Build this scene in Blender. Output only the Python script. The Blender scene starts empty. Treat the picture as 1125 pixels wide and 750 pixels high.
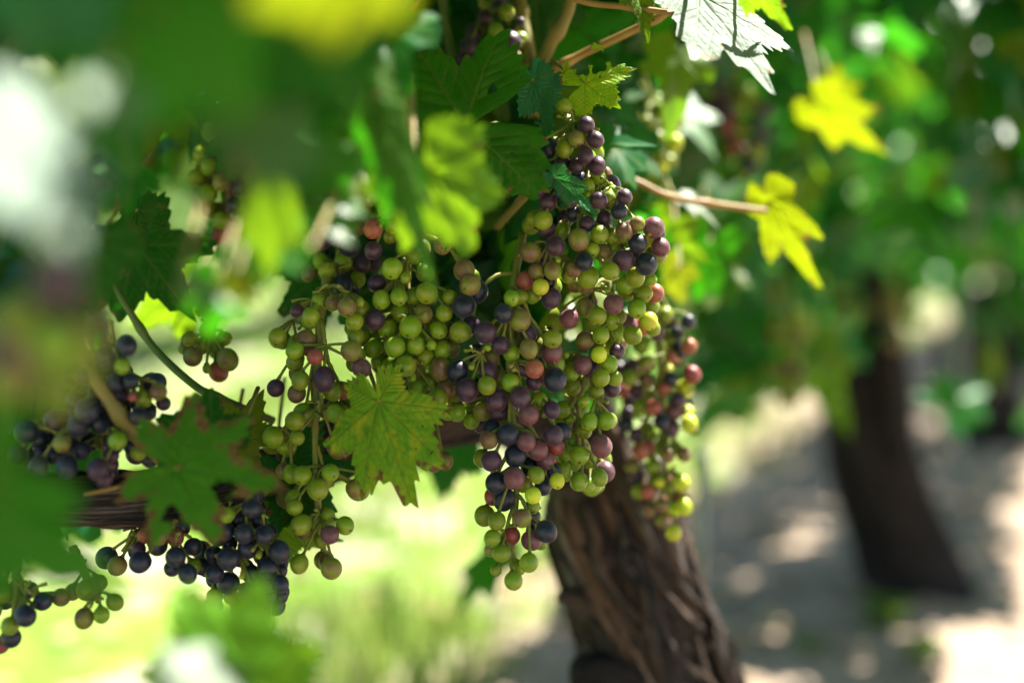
import bpy, math, random
import numpy as np
from mathutils import Vector, Matrix, noise

# ------------------------------------------------------------------ camera, sky, sun, exposure
scene = bpy.context.scene
col = scene.collection
R = math.radians
W0, H0 = 1125.0, 750.0
FPX = 50.0 / 36.0 * W0
CAM_H = 0.52
PITCH = R(6.6)
FOCUS = 0.715

cam_d = bpy.data.cameras.new("camera")
cam = bpy.data.objects.new("camera", cam_d)
col.objects.link(cam)
cam.location = (0, 0, CAM_H)
cam.rotation_euler = (R(90) - PITCH, 0, 0)
cam_d.lens = 50.0
cam_d.sensor_width = 36.0
cam_d.clip_start = 0.02
cam_d.clip_end = 3000
cam_d.dof.use_dof = True
cam_d.dof.focus_distance = FOCUS
cam_d.dof.aperture_fstop = 2.0
scene.camera = cam

SUN_EL, SUN_AZ = R(60), R(51)          # azimuth measured from +Y towards +X
SUN = Vector((math.sin(SUN_AZ) * math.cos(SUN_EL), math.cos(SUN_AZ) * math.cos(SUN_EL), math.sin(SUN_EL)))
world = bpy.data.worlds.new("World")
scene.world = world
world.use_nodes = True
wn = world.node_tree.nodes
wl = world.node_tree.links
wn.clear()
sky = wn.new("ShaderNodeTexSky")
sky.sky_type = 'NISHITA'
sky.sun_disc = False
sky.sun_elevation = SUN_EL
sky.sun_rotation = SUN_AZ
bg = wn.new("ShaderNodeBackground")
bg.inputs[1].default_value = 0.05
wo = wn.new("ShaderNodeOutputWorld")
wl.new(sky.outputs[0], bg.inputs[0])
wl.new(bg.outputs[0], wo.inputs[0])

sun_d = bpy.data.lights.new("sun", 'SUN')
sun_d.energy = 5.0
sun_d.angle = R(0.5)
sun_d.color = (1.0, 0.95, 0.86)
sun_o = bpy.data.objects.new("sun", sun_d)
col.objects.link(sun_o)
sun_o.location = (2, 4, 6)
sun_o.rotation_euler = SUN.to_track_quat('Z', 'Y').to_euler()

scene.view_settings.view_transform = 'Standard'
scene.view_settings.look = 'None'
scene.view_settings.gamma = 1.0
scene.view_settings.use_curve_mapping = False
scene.view_settings.exposure = 2.08
scene.render.engine = 'CYCLES'
scene.cycles.use_denoising = True
scene.cycles.max_bounces = 8
scene.cycles.transmission_bounces = 6
scene.cycles.sample_clamp_indirect = 6.0
scene.cycles.caustics_reflective = False
scene.cycles.caustics_refractive = False

rng = random.Random(11)
nrs = np.random.RandomState(5)
_F = Vector((0, math.cos(PITCH), -math.sin(PITCH)))
_U = Vector((0, math.sin(PITCH), math.cos(PITCH)))
CAM = Vector((0, 0, CAM_H))


def at(px, py, d):
    """a point the photo shows at (px, py), d metres in front of the lens"""
    px, py, d = float(px), float(py), float(d)
    return CAM + d * (_F + Vector((1, 0, 0)) * ((px - W0 / 2) / FPX) - _U * ((py - H0 / 2) / FPX))


def project(p):
    v = Vector(p) - CAM
    d = v.dot(_F)
    return (W0 / 2 + v.x / d * FPX, H0 / 2 - v.dot(_U) / d * FPX, d)


# ------------------------------------------------------------------ object helpers
def tag(o, label=None, cat=None, group=None, kind=None):
    if label: o["label"] = label
    if cat: o["category"] = cat
    if group: o["group"] = group
    if kind: o["kind"] = kind
    return o


def link(name, me, parent=None):
    o = bpy.data.objects.new(name, me)
    col.objects.link(o)
    if parent is not None:
        o.parent = parent
    return o


def empty(name, loc):
    o = bpy.data.objects.new(name, None)
    o.empty_display_size = 0.02
    col.objects.link(o)
    o.location = loc
    return o


class MB:
    """collects vertices, faces and point attributes for one mesh"""
    def __init__(self):
        self.v, self.f, self.a, self.n = [], [], {}, 0

    def add(self, verts, faces, **attrs):
        verts = np.asarray(verts, dtype=float)
        k = len(verts)
        self.v.append(verts)
        self.f.append((np.asarray(faces, dtype=object) if False else faces, self.n))
        for key, val in attrs.items():
            self.a.setdefault(key, []).append((self.n, np.broadcast_to(np.asarray(val, dtype=float), (k,))))
        self.n += k

    def mesh(self, name, mats, smooth=True):
        me = bpy.data.meshes.new(name)
        V = np.concatenate(self.v)
        F = []
        for fs, off in self.f:
            F.extend([tuple(int(i) + off for i in f) for f in fs])
        me.from_pydata(V.tolist(), [], F)
        for key, lst in self.a.items():
            arr = np.zeros(self.n, dtype=np.float32)
            for off, val in lst:
                arr[off:off + len(val)] = val
            at_ = me.attributes.new(key, 'FLOAT', 'POINT')
            at_.data.foreach_set('value', arr)
        for m in (mats if isinstance(mats, (list, tuple)) else [mats]):
            me.materials.append(m)
        if smooth:
            me.polygons.foreach_set('use_smooth', [True] * len(me.polygons))
        me.update()
        return me


def catmull(pts, n):
    P = [np.array(p, dtype=float) for p in pts]
    if len(P) == 2:
        return [P[0] + (P[1] - P[0]) * i / n for i in range(n + 1)]
    P = [2 * P[0] - P[1]] + P + [2 * P[-1] - P[-2]]
    out = []
    segs = len(P) - 3
    for i in range(n + 1):
        t = i / n * segs
        k = min(int(t), segs - 1)
        t -= k
        p0, p1, p2, p3 = P[k:k + 4]
        out.append(0.5 * ((2 * p1) + (-p0 + p2) * t + (2 * p0 - 5 * p1 + 4 * p2 - p3) * t * t
                          + (-p0 + 3 * p1 - 3 * p2 + p3) * t ** 3))
    return out


def tube(mb, pts, radii, n=10, along=None, disp=None, cap=True, lscale=1.0):
    """lofted tube through pts; disp(angle, t) scales the local radius"""
    along = along or max(4, 6 * (len(pts) - 1))
    C = catmull(pts, along)
    rr = np.interp(np.linspace(0, 1, along + 1), np.linspace(0, 1, len(radii)), radii)
    T = [C[min(i + 1, along)] - C[max(i - 1, 0)] for i in range(along + 1)]
    T = [t / (np.linalg.norm(t) + 1e-12) for t in T]
    ref = np.array([0, 0, 1.0]) if abs(T[0][2]) < 0.9 else np.array([1.0, 0, 0])
    N = np.cross(T[0], ref); N /= np.linalg.norm(N)
    verts, ang, lng = [], [], []
    L = 0
    for i in range(along + 1):
        if i:
            L += np.linalg.norm(C[i] - C[i - 1])
            N = N - T[i] * N.dot(T[i]); N /= np.linalg.norm(N)
        B = np.cross(T[i], N)
        for k in range(n):
            a = 2 * math.pi * k / n
            r = rr[i] * (disp(a, i / along, L) if disp else 1.0)
            verts.append(C[i] + r * (math.cos(a) * N + math.sin(a) * B))
            ang.append(a); lng.append(L)
    faces = []
    for i in range(along):
        for k in range(n):
            a, b = i * n + k, i * n + (k + 1) % n
            faces.append((a, b, b + n, a + n))
    if cap:
        faces.append(tuple(range(n - 1, -1, -1)))
        faces.append(tuple(along * n + k for k in range(n)))
    mb.add(verts, faces, around=ang, along=[q * lscale for q in lng])


# ------------------------------------------------------------------ materials
def new_mat(name):
    m = bpy.data.materials.new(name)
    m.use_nodes = True
    nt = m.node_tree
    nt.nodes.clear()
    out = nt.nodes.new("ShaderNodeOutputMaterial")
    return m, nt, out


class NT:
    def __init__(self, nt):
        self.nt = nt

    def n(self, typ, **kw):
        nd = self.nt.nodes.new(typ)
        for k, v in kw.items():
            setattr(nd, k, v)
        return nd

    def l(self, a, b):
        self.nt.links.new(a, b)

    def val(self, sock, v):
        if hasattr(v, 'links'):
            self.l(v, sock)
        else:
            sock.default_value = v

    def noise(self, vec, scale, detail=3, rough=0.55, dist=0.0):
        t = self.n("ShaderNodeTexNoise")
        if vec is not None: self.l(vec, t.inputs['Vector'])
        t.inputs['Scale'].default_value = scale
        t.inputs['Detail'].default_value = detail
        t.inputs['Roughness'].default_value = rough
        t.inputs['Distortion'].default_value = dist
        return t.outputs['Fac']

    def ramp(self, fac, lo, hi):
        m = self.n("ShaderNodeMapRange", clamp=True)
        m.interpolation_type = 'SMOOTHSTEP'
        self.l(fac, m.inputs[0])
        m.inputs[1].default_value = lo
        m.inputs[2].default_value = hi
        return m.outputs[0]

    def math(self, op, a, b=0.0):
        m = self.n("ShaderNodeMath", operation=op)
        self.val(m.inputs[0], a)
        self.val(m.inputs[1], b)
        return m.outputs[0]

    def mix(self, fac, a, b):
        m = self.n("ShaderNodeMix", data_type='RGBA')
        self.val(m.inputs[0], fac)
        for s, c in ((m.inputs[6], a), (m.inputs[7], b)):
            if hasattr(c, 'links'):
                self.l(c, s)
            else:
                s.default_value = (*c, 1)
        return m.outputs[2]

    def attr(self, name):
        a = self.n("ShaderNodeAttribute", attribute_name=name)
        return a.outputs['Fac']

    def bump(self, h, strength, dist):
        b = self.n("ShaderNodeBump")
        self.l(h, b.inputs['Height'])
        b.inputs['Strength'].default_value = strength
        b.inputs['Distance'].default_value = dist
        return b.outputs[0]


def leaf_mat(name, c1, c2, trans, brown=0.0, rough=0.52, tf=0.42, spec=0.14, per_leaf=False, vein=(0.16, 0.24, 0.05), spots=0.06, bump=0.5, mottle=None):
    m, nt, out = new_mat(name)
    g = NT(nt)
    uv = g.n("ShaderNodeAttribute", attribute_name="leaf_uv").outputs['Vector']
    tc = g.n("ShaderNodeTexCoord").outputs['Object']
    base = g.mix(g.ramp(g.noise(tc, 45, 4), 0.3, 0.7), c1, c2)
    tcol = g.mix(g.ramp(g.noise(tc, 30, 3), 0.3, 0.7), trans, tuple(x * 0.7 for x in trans))
    rnd = g.attr("rnd") if per_leaf else g.n("ShaderNodeObjectInfo").outputs['Random']
    hsv = g.n("ShaderNodeHueSaturation")
    g.l(base, hsv.inputs['Color'])
    g.l(g.math('ADD', g.math('MULTIPLY', rnd, 0.05), 0.475), hsv.inputs['Hue'])
    g.l(g.math('ADD', g.math('MULTIPLY', rnd, 0.7), 0.65), hsv.inputs['Value'])
    base = hsv.outputs[0]
    if per_leaf and name == "vine_foliage":
        r2 = g.math('FRACT', g.math('MULTIPLY', rnd, 17.3))
        base = g.mix(g.ramp(r2, 0.55, 0.75), base, (0.012, 0.13, 0.055))  # teal of shaded leaves put into the base of random leaves
        base = g.mix(g.ramp(r2, 0.22, 0.08), base, (0.13, 0.18, 0.012))
        tcol = g.mix(g.ramp(r2, 0.22, 0.08), tcol, (0.26, 0.50, 0.012))
    vfac = g.attr("vein")
    if not per_leaf:
        vor = g.n("ShaderNodeTexVoronoi", feature='DISTANCE_TO_EDGE')
        g.l(uv, vor.inputs['Vector'])
        vor.inputs['Scale'].default_value = 19
        net = g.ramp(vor.outputs[0], 0.09, 0.0)
        base = g.mix(g.math('MULTIPLY', net, 0.22), base, vein)
        tcol = g.mix(g.math('MULTIPLY', net, 0.35), tcol, tuple(x * 0.5 for x in trans))
        hgt = g.math('SUBTRACT', g.math('MULTIPLY', vor.outputs[0], 1.2), g.math('MULTIPLY', vfac, 0.4))
        hgt = g.math('ADD', hgt, g.math('MULTIPLY', g.noise(uv, 60, 3), 0.3))
    base = g.mix(g.math('MULTIPLY', vfac, 0.65), base, vein)
    tcol = g.mix(g.math('MULTIPLY', vfac, 0.6), tcol, tuple(x * 0.4 for x in trans))
    if mottle:
        mo = g.math('MULTIPLY', g.ramp(g.noise(uv, 5, 5, 0.65), 0.48, 0.62), 0.75)
        base = g.mix(mo, base, mottle)
        base = g.mix(g.math('MULTIPLY', g.ramp(g.noise(uv, 8.5, 4, 0.6), 0.56, 0.66), 0.6), base, (0.03, 0.16, 0.008))
    # dry margins and spots belong to the leaf itself
    bz = g.noise(uv, 7, 4)
    if brown > 0:
        e = g.math('ADD', g.attr("edge"), g.math('MULTIPLY', g.math('SUBTRACT', bz, 0.53), 1.9))
        bf = g.ramp(e, 1.08 - brown, 1.24 - brown)
        bc = g.mix(g.ramp(g.noise(uv, 22, 3), 0.35, 0.65), (0.16, 0.075, 0.03), (0.26, 0.19, 0.06))
        base = g.mix(bf, base, bc)
        tcol = g.mix(bf, tcol, (0.16, 0.06, 0.02))
    if spots > 0 and not per_leaf:
        sf = g.ramp(g.noise(uv, 11, 2, 0.5), 0.74 - spots, 0.78 - spots)
        base = g.mix(sf, base, (0.09, 0.05, 0.02))
        tcol = g.mix(sf, tcol, (0.06, 0.03, 0.01))
    p = g.n("ShaderNodeBsdfPrincipled")
    g.l(base, p.inputs['Base Color'])
    p.inputs['Roughness'].default_value = rough
    p.inputs['Specular IOR Level'].default_value = spec
    t = g.n("ShaderNodeBsdfTranslucent")
    g.l(tcol, t.inputs['Color'])
    if not per_leaf:
        nrm = g.bump(hgt, bump, 0.0012)
        g.l(nrm, p.inputs['Normal'])
    mx = g.n("ShaderNodeMixShader")
    mx.inputs[0].default_value = tf
    g.l(p.outputs[0], mx.inputs[1])
    g.l(t.outputs[0], mx.inputs[2])
    g.l(mx.outputs[0], out.inputs[0])
    return m


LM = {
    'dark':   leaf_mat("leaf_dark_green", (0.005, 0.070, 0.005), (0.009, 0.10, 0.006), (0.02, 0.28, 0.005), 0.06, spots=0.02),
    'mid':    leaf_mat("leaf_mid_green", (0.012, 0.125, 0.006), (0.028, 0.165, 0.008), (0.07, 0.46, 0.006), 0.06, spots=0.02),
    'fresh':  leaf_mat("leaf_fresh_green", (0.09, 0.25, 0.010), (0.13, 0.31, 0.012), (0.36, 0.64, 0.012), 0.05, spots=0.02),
    'yellow': leaf_mat("leaf_yellow_green", (0.26, 0.30, 0.008), (0.32, 0.36, 0.010), (0.36, 0.46, 0.006), 0.14, tf=0.5, spots=0.02, mottle=(0.14, 0.26, 0.01), vein=(0.10, 0.20, 0.012)),
    'teal':   leaf_mat("leaf_skylit_tint", (0.010, 0.13, 0.045), (0.018, 0.17, 0.06), (0.04, 0.28, 0.04), 0.04, rough=0.55, tf=0.3, spots=0.03),  # bluish tint of skylit leaves put into the base colour
    'brown':  leaf_mat("leaf_browning_green", (0.12, 0.33, 0.010), (0.25, 0.42, 0.016), (0.36, 0.66, 0.012), 0.13, spots=0.05, mottle=(0.40, 0.44, 0.02)),
    'edged':  leaf_mat("leaf_dry_edged_green", (0.028, 0.25, 0.008), (0.06, 0.31, 0.010), (0.10, 0.54, 0.010), 0.33, spots=0.03),
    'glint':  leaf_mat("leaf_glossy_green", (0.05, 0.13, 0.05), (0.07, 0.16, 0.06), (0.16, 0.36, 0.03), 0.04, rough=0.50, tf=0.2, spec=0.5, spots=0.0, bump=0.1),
    'painted_sheen': leaf_mat("leaf_painted_sheen", (0.15, 0.21, 0.16), (0.19, 0.26, 0.20), (0.10, 0.22, 0.03), 0.04, rough=0.62, tf=0.15, spec=0.2, spots=0.0, bump=0.25, vein=(0.25, 0.32, 0.22)),  # sun and sky sheen put into a pale base colour
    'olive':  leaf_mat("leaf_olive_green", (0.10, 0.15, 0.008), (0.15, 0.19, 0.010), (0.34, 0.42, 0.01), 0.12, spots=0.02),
}
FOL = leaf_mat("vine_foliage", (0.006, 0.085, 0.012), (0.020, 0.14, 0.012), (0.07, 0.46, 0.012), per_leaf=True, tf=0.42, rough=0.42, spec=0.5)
FOL_BG = leaf_mat("foliage_painted_sunny", (0.08, 0.19, 0.015), (0.13, 0.24, 0.018), (0.34, 0.56, 0.02), per_leaf=True, tf=0.4, rough=0.5, spec=0.3)  # lit copy of the vine foliage, sunshine put into a brighter base


def grape_mat(name, c_a, c_b, bloom, bloom_amt, sss, rough=0.38, split=(0.35, 0.65)):
    m, nt, out = new_mat(name)
    g = NT(nt)
    tc = g.n("ShaderNodeTexCoord").outputs['Object']
    rnd = g.n("ShaderNodeObjectInfo").outputs['Random']
    off = g.n("ShaderNodeVectorMath", operation='ADD')
    cmb = g.n("ShaderNodeCombineXYZ")
    r50 = g.math('MULTIPLY', rnd, 90.0)
    for i in range(3):
        g.l(r50, cmb.inputs[i])
    g.l(tc, off.inputs[0]); g.l(cmb.outputs[0], off.inputs[1])
    v = off.outputs[0]
    base = g.mix(g.ramp(g.noise(v, 0.75, 3, 0.5), *split), c_a, c_b)
    hsv = g.n("ShaderNodeHueSaturation")
    g.l(base, hsv.inputs['Color'])
    g.l(g.math('ADD', g.math('MULTIPLY', rnd, 0.035), 0.4825), hsv.inputs['Hue'])
    g.l(g.math('ADD', g.math('MULTIPLY', rnd, 0.45), 0.78), hsv.inputs['Value'])
    base = hsv.outputs[0]
    bl = g.math('MULTIPLY', g.ramp(g.noise(v, 1.5, 7, 0.66, 0.6), 0.36, 0.62), bloom_amt)
    rub = g.ramp(g.noise(v, 4.5, 3, 0.6, 1.5), 0.66, 0.58)
    bl = g.math('MULTIPLY', bl, g.math('ADD', g.math('MULTIPLY', rub, 0.75), 0.25))
    base = g.mix(bl, base, bloom)
    dust = g.math('MULTIPLY', g.ramp(g.noise(v, 17, 2, 0.6), 0.66, 0.72), 0.16)
    base = g.mix(dust, base, tuple(0.5 * x + 0.25 for x in bloom))
    # lenticels, and the dark scar at the blossom end
    sp = g.n("ShaderNodeTexVoronoi")
    g.l(v, sp.inputs['Vector']); sp.inputs['Scale'].default_value = 5.5
    spf = g.math('MULTIPLY', g.ramp(sp.outputs['Distance'], 0.085, 0.05), g.ramp(g.noise(v, 2.2, 1), 0.5, 0.62))
    base = g.mix(g.math('MULTIPLY', spf, 0.65), base, (0.06, 0.04, 0.015))
    sx = g.n("ShaderNodeSeparateXYZ"); g.l(tc, sx.inputs[0])
    base = g.mix(g.ramp(sx.outputs[2], -1.022, -1.042), base, (0.05, 0.03, 0.015))
    p = g.n("ShaderNodeBsdfPrincipled")
    g.l(base, p.inputs['Base Color'])
    g.l(g.math('ADD', g.math('MULTIPLY', bl, 0.3), rough), p.inputs['Roughness'])
    p.inputs['Specular IOR Level'].default_value = 0.5
    p.inputs['Subsurface Weight'].default_value = sss
    p.inputs['Subsurface Radius'].default_value = (1.0, 0.8, 0.2)
    p.inputs['Subsurface Scale'].default_value = 0.004
    p.inputs['Sheen Weight'].default_value = 0.12
    p.inputs['Sheen Roughness'].default_value = 0.4
    g.l(g.bump(g.noise(v, 14, 3), 0.08, 0.02), p.inputs['Normal'])
    g.l(p.outputs[0], out.inputs[0])
    return m


GM = {
    'G': ("green", grape_mat("grape_green", (0.155, 0.27, 0.002), (0.225, 0.305, 0.003), (0.30, 0.37, 0.06), 0.09, 0.45, 0.33)),
    'Y': ("painted sunlit green", grape_mat("grape_painted_sunlit", (0.44, 0.54, 0.010), (0.54, 0.58, 0.02), (0.6, 0.62, 0.2), 0.08, 0.6)),  # green berry with yellow sunlight put into a lighter base colour
    'O': ("olive and pink", grape_mat("grape_turning", (0.18, 0.21, 0.008), (0.16, 0.07, 0.032), (0.32, 0.26, 0.18), 0.18, 0.3)),
    'R': ("rosy red", grape_mat("grape_rosy", (0.30, 0.065, 0.025), (0.24, 0.03, 0.03), (0.42, 0.27, 0.24), 0.18, 0.3)),
    'P': ("pinkish purple", grape_mat("grape_pink_purple", (0.15, 0.034, 0.048), (0.12, 0.045, 0.04), (0.25, 0.175, 0.26), 0.25, 0.15)),
    'U': ("dark purple", grape_mat("grape_purple", (0.050, 0.014, 0.026), (0.035, 0.014, 0.038), (0.15, 0.11, 0.22), 0.19, 0.06)),
    'B': ("blue black", grape_mat("grape_blue_black", (0.006, 0.007, 0.014), (0.010, 0.011, 0.024), (0.05, 0.095, 0.21), 0.17, 0.02)),
}


def simple_mat(name, c1, c2, scale, rough=0.6, bump=0.3, dist=0.001, spec=0.4):
    m, nt, out = new_mat(name)
    g = NT(nt)
    tc = g.n("ShaderNodeTexCoord").outputs['Object']
    f = g.noise(tc, scale, 5)
    p = g.n("ShaderNodeBsdfPrincipled")
    g.l(g.mix(g.ramp(f, 0.32, 0.68), c1, c2), p.inputs['Base Color'])
    p.inputs['Roughness'].default_value = rough
    p.inputs['Specular IOR Level'].default_value = spec
    g.l(g.bump(f, bump, dist), p.inputs['Normal'])
    g.l(p.outputs[0], out.inputs[0])
    return m


STEM = simple_mat("grape_stem_green", (0.16, 0.22, 0.03), (0.26, 0.24, 0.05), 90, 0.55)
STEM_DRY = simple_mat("grape_stem_brown", (0.14, 0.07, 0.03), (0.22, 0.15, 0.05), 90, 0.6)
CANE_G = simple_mat("cane_green", (0.07, 0.13, 0.02), (0.13, 0.17, 0.03), 60, 0.5)
CANE_T = simple_mat("cane_tan", (0.30, 0.17, 0.05), (0.36, 0.24, 0.07), 60, 0.5)
CANE_O = simple_mat("cane_olive", (0.17, 0.16, 0.035), (0.25, 0.19, 0.05), 60, 0.55)
STALK = simple_mat("leaf_stalk_green", (0.20, 0.20, 0.04), (0.30, 0.17, 0.06), 70, 0.5)
STAKE = simple_mat("stake_painted_steel", (0.17, 0.23, 0.23), (0.22, 0.26, 0.25), 30, 0.5)


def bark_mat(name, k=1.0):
    m, nt, out = new_mat(name)
    g = NT(nt)
    a, l = g.attr("around"), g.attr("along")
    cb = g.n("ShaderNodeCombineXYZ")
    a = g.math('ADD', a, g.math('MULTIPLY', l, 4.0))
    g.l(g.math('COSINE', a), cb.inputs[0]); g.l(g.math('SINE', a), cb.inputs[1])
    g.l(g.math('MULTIPLY', l, 2.2), cb.inputs[2])
    v = cb.outputs[0]
    f1 = g.noise(v, 2.6, 5, 0.6, 0.3)
    f2 = g.noise(v, 8, 5, 0.62, 0.15)
    c = g.mix(g.ramp(f1, 0.36, 0.62), (0.022, 0.020, 0.020), (0.10, 0.070, 0.052))
    c = g.mix(g.ramp(f2, 0.52, 0.7), c, (0.36, 0.33, 0.31))
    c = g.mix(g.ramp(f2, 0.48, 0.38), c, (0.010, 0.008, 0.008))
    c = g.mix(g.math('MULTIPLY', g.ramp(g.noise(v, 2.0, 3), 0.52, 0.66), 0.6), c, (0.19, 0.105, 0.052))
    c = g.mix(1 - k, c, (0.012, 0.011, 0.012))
    p = g.n("ShaderNodeBsdfPrincipled")
    g.l(c, p.inputs['Base Color'])
    p.inputs['Roughness'].default_value = 0.8
    p.inputs['Specular IOR Level'].default_value = 0.25
    g.l(g.bump(g.math('ADD', f2, g.math('MULTIPLY', f1, 0.6)), 0.9, 0.006), p.inputs['Normal'])
    g.l(p.outputs[0], out.inputs[0])
    return m


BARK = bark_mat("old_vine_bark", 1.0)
BARK_DARK = bark_mat("near_black_vine_bark", 0.10)  # same bark mixed almost fully to near black
BARK_HALF = bark_mat("half_darkened_bark", 0.5)  # same bark mixed halfway to near black

# ------------------------------------------------------------------ ground and grass
ROW_P = np.array([0.13, 0.95])                  # foot of the near vine
ROW_D = np.array([0.40, 0.92]); ROW_D /= np.linalg.norm(ROW_D)
ROW_N = np.array([-ROW_D[1], ROW_D[0]])         # towards the grassy alley on the left


def lateral(x, y):
    return (x - ROW_P[0]) * ROW_N[0] + (y - ROW_P[1]) * ROW_N[1]


def ground_h(x, y):
    lat = lateral(x, y)
    near = 1.0 if y < 14 else 0.0
    h = 0.0
    if near:
        h += 0.018 * noise.noise(Vector((x * 2.1, y * 2.1, 0))) + 0.009 * noise.noise(Vector((x * 9, y * 9, 3)))
        h += 0.006 * noise.noise(Vector((x * 27, y * 27, 5)))
        h -= 0.03 * math.exp(-((lat - 0.55) / 0.25) ** 2)
    return h


def build_ground():
    xs = np.concatenate([[-400, -120, -40, -16, -8, -5], np.linspace(-3.2, 4.5, 210), [6, 9, 16, 40, 120, 400]])
    ys = np.concatenate([[-60, -20, -6, -2, -0.6], np.linspace(0, 7, 210), np.linspace(7.3, 14, 20), [18, 26, 40, 90, 200, 600]])
    V = [(x, y, ground_h(x, y)) for y in ys for x in xs]
    nx = len(xs)
    Fc = [(j * nx + i, j * nx + i + 1, (j + 1) * nx + i + 1, (j + 1) * nx + i)
          for j in range(len(ys) - 1) for i in range(nx - 1)]
    mb = MB(); mb.add(V, Fc, lat=[lateral(v[0], v[1]) for v in V])
    m, nt, out = new_mat("vineyard_soil")
    g = NT(nt)
    tc = g.n("ShaderNodeTexCoord").outputs['Object']
    f = g.noise(tc, 6, 6, 0.6)
    f2 = g.noise(tc, 38, 5, 0.65)
    c = g.mix(g.ramp(f, 0.3, 0.7), (0.32, 0.235, 0.165), (0.43, 0.33, 0.24))
    c = g.mix(g.ramp(f2, 0.5, 0.72), c, (0.44, 0.36, 0.29))
    c = g.mix(g.ramp(f2, 0.44, 0.3), c, (0.12, 0.085, 0.06))
    lat = g.attr("lat")
    # green sward of the alleys between the rows, with dry pale patches
    w = g.math('PINGPONG', lat, 1.15)
    gf = g.math('ADD', w, g.math('MULTIPLY', g.math('SUBTRACT', g.noise(tc, 2.2, 4), 0.5), 1.3))
    gf = g.math('MAXIMUM', g.ramp(gf, 0.36, 0.60), g.ramp(lat, 0.95, 1.15))
    gf = g.math('MULTIPLY', gf, g.ramp(lat, 0.2, 0.4))
    gcol = g.mix(g.ramp(g.noise(tc, 9, 4), 0.35, 0.65), (0.10, 0.22, 0.014), (0.18, 0.29, 0.03))
    gcol = g.mix(g.ramp(g.noise(tc, 6.0, 3, 0.5), 0.53, 0.60), gcol, (0.42, 0.39, 0.30))
    c = g.mix(g.math('MULTIPLY', gf, 0.95), c, gcol)
    p = g.n("ShaderNodeBsdfPrincipled")
    g.l(c, p.inputs['Base Color'])
    p.inputs['Roughness'].default_value = 0.9
    p.inputs['Specular IOR Level'].default_value = 0.2
    g.l(g.bump(g.math('ADD', f2, f), 0.8, 0.02), p.inputs['Normal'])
    g.l(p.outputs[0], out.inputs[0])
    o = link("ground", mb.mesh("ground", m))
    tag(o, kind="structure")


build_ground()


def build_hills():
    mb = MB()
    n = 90
    V, Fc = [], []
    for i in range(n + 1):
        a = -1.5 + 3.0 * i / n
        d = 420
        h = 16 + 22 * noise.noise(Vector((a * 2.3, 1.7, 0))) + 6 * noise.noise(Vector((a * 9, 4, 0)))
        for r, z in ((300, -2), (340, h * 0.45 + 2), (420, h + 12), (560, -2)):
            V.append((math.sin(a) * r, math.cos(a) * r, z))
    for i in range(n):
        for k in range(3):
            q = i * 4 + k
            Fc.append((q, q + 4, q + 5, q + 1))
    mb.add(V, Fc)
    m = simple_mat("wooded_hillside", (0.05, 0.10, 0.03), (0.10, 0.15, 0.05), 0.08, 0.9, 0.5, 2.0)
    tag(link("hills", mb.mesh("hills", m)), kind="structure")


build_hills()


def build_grass():
    m, nt, out = new_mat("meadow_grass")
    g = NT(nt)
    c = g.mix(g.attr("rnd"), (0.12, 0.25, 0.02), (0.30, 0.36, 0.08))
    p = g.n("ShaderNodeBsdfPrincipled")
    g.l(c, p.inputs['Base Color']); p.inputs['Roughness'].default_value = 0.55
    t = g.n("ShaderNodeBsdfTranslucent"); g.l(c, t.inputs['Color'])
    mx = g.n("ShaderNodeMixShader"); mx.inputs[0].default_value = 0.4
    g.l(p.outputs[0], mx.inputs[1]); g.l(t.outputs[0], mx.inputs[2])
    g.l(mx.outputs[0], out.inputs[0])
    mb = MB()
    V, Fc, A = [], [], []
    n = 0
    tries = 0
    while n < 9000 and tries < 400000:
        tries += 1
        y = 1.0 + 7.5 * rng.random() ** 1.5
        x = -0.45 * y - 0.2 + rng.random() * (0.9 * y + 0.6)
        lat = lateral(x, y)
        if lat < 0.32 or lat > 4.5: continue
        w = abs(((lat + 1.15) % 2.3) - 1.15)
        dens = min(0.25, (w - 0.3) * 2) + 1.8 * noise.noise(Vector((x * 3.1, y * 3.1, 9)))
        if rng.random() > dens: continue
        h = rng.uniform(0.03, 0.10)
        a = rng.random() * 6.283
        wd = rng.uniform(0.002, 0.0045)
        b = Vector((x, y, ground_h(x, y) - 0.004))
        s = Vector((math.cos(a), math.sin(a), 0))
        d = Vector((math.cos(a + 1.57), math.sin(a + 1.57), 0)) * h * rng.uniform(0.1, 0.7)
        k = len(V)
        V += [b - s * wd, b + s * wd, b + d * 0.35 + Vector((0, 0, h * 0.6)) + s * wd * 0.7,
              b + d * 0.35 + Vector((0, 0, h * 0.6)) - s * wd * 0.7, b + d + Vector((0, 0, h))]
        Fc += [(k, k + 1, k + 2, k + 3), (k + 3, k + 2, k + 4)]
        A += [rng.random()] * 5
        n += 1
    mb.add([tuple(v) for v in V], Fc, rnd=A)
    tag(link("grass", mb.mesh("grass", m)), "short sunlit grass of the alley behind the grapevine", "grass", kind="stuff")


build_grass()

# ------------------------------------------------------------------ leaf shapes
STD_LOBES = [(0, 1.0), (54, 0.88), (112, 0.66)]


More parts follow.
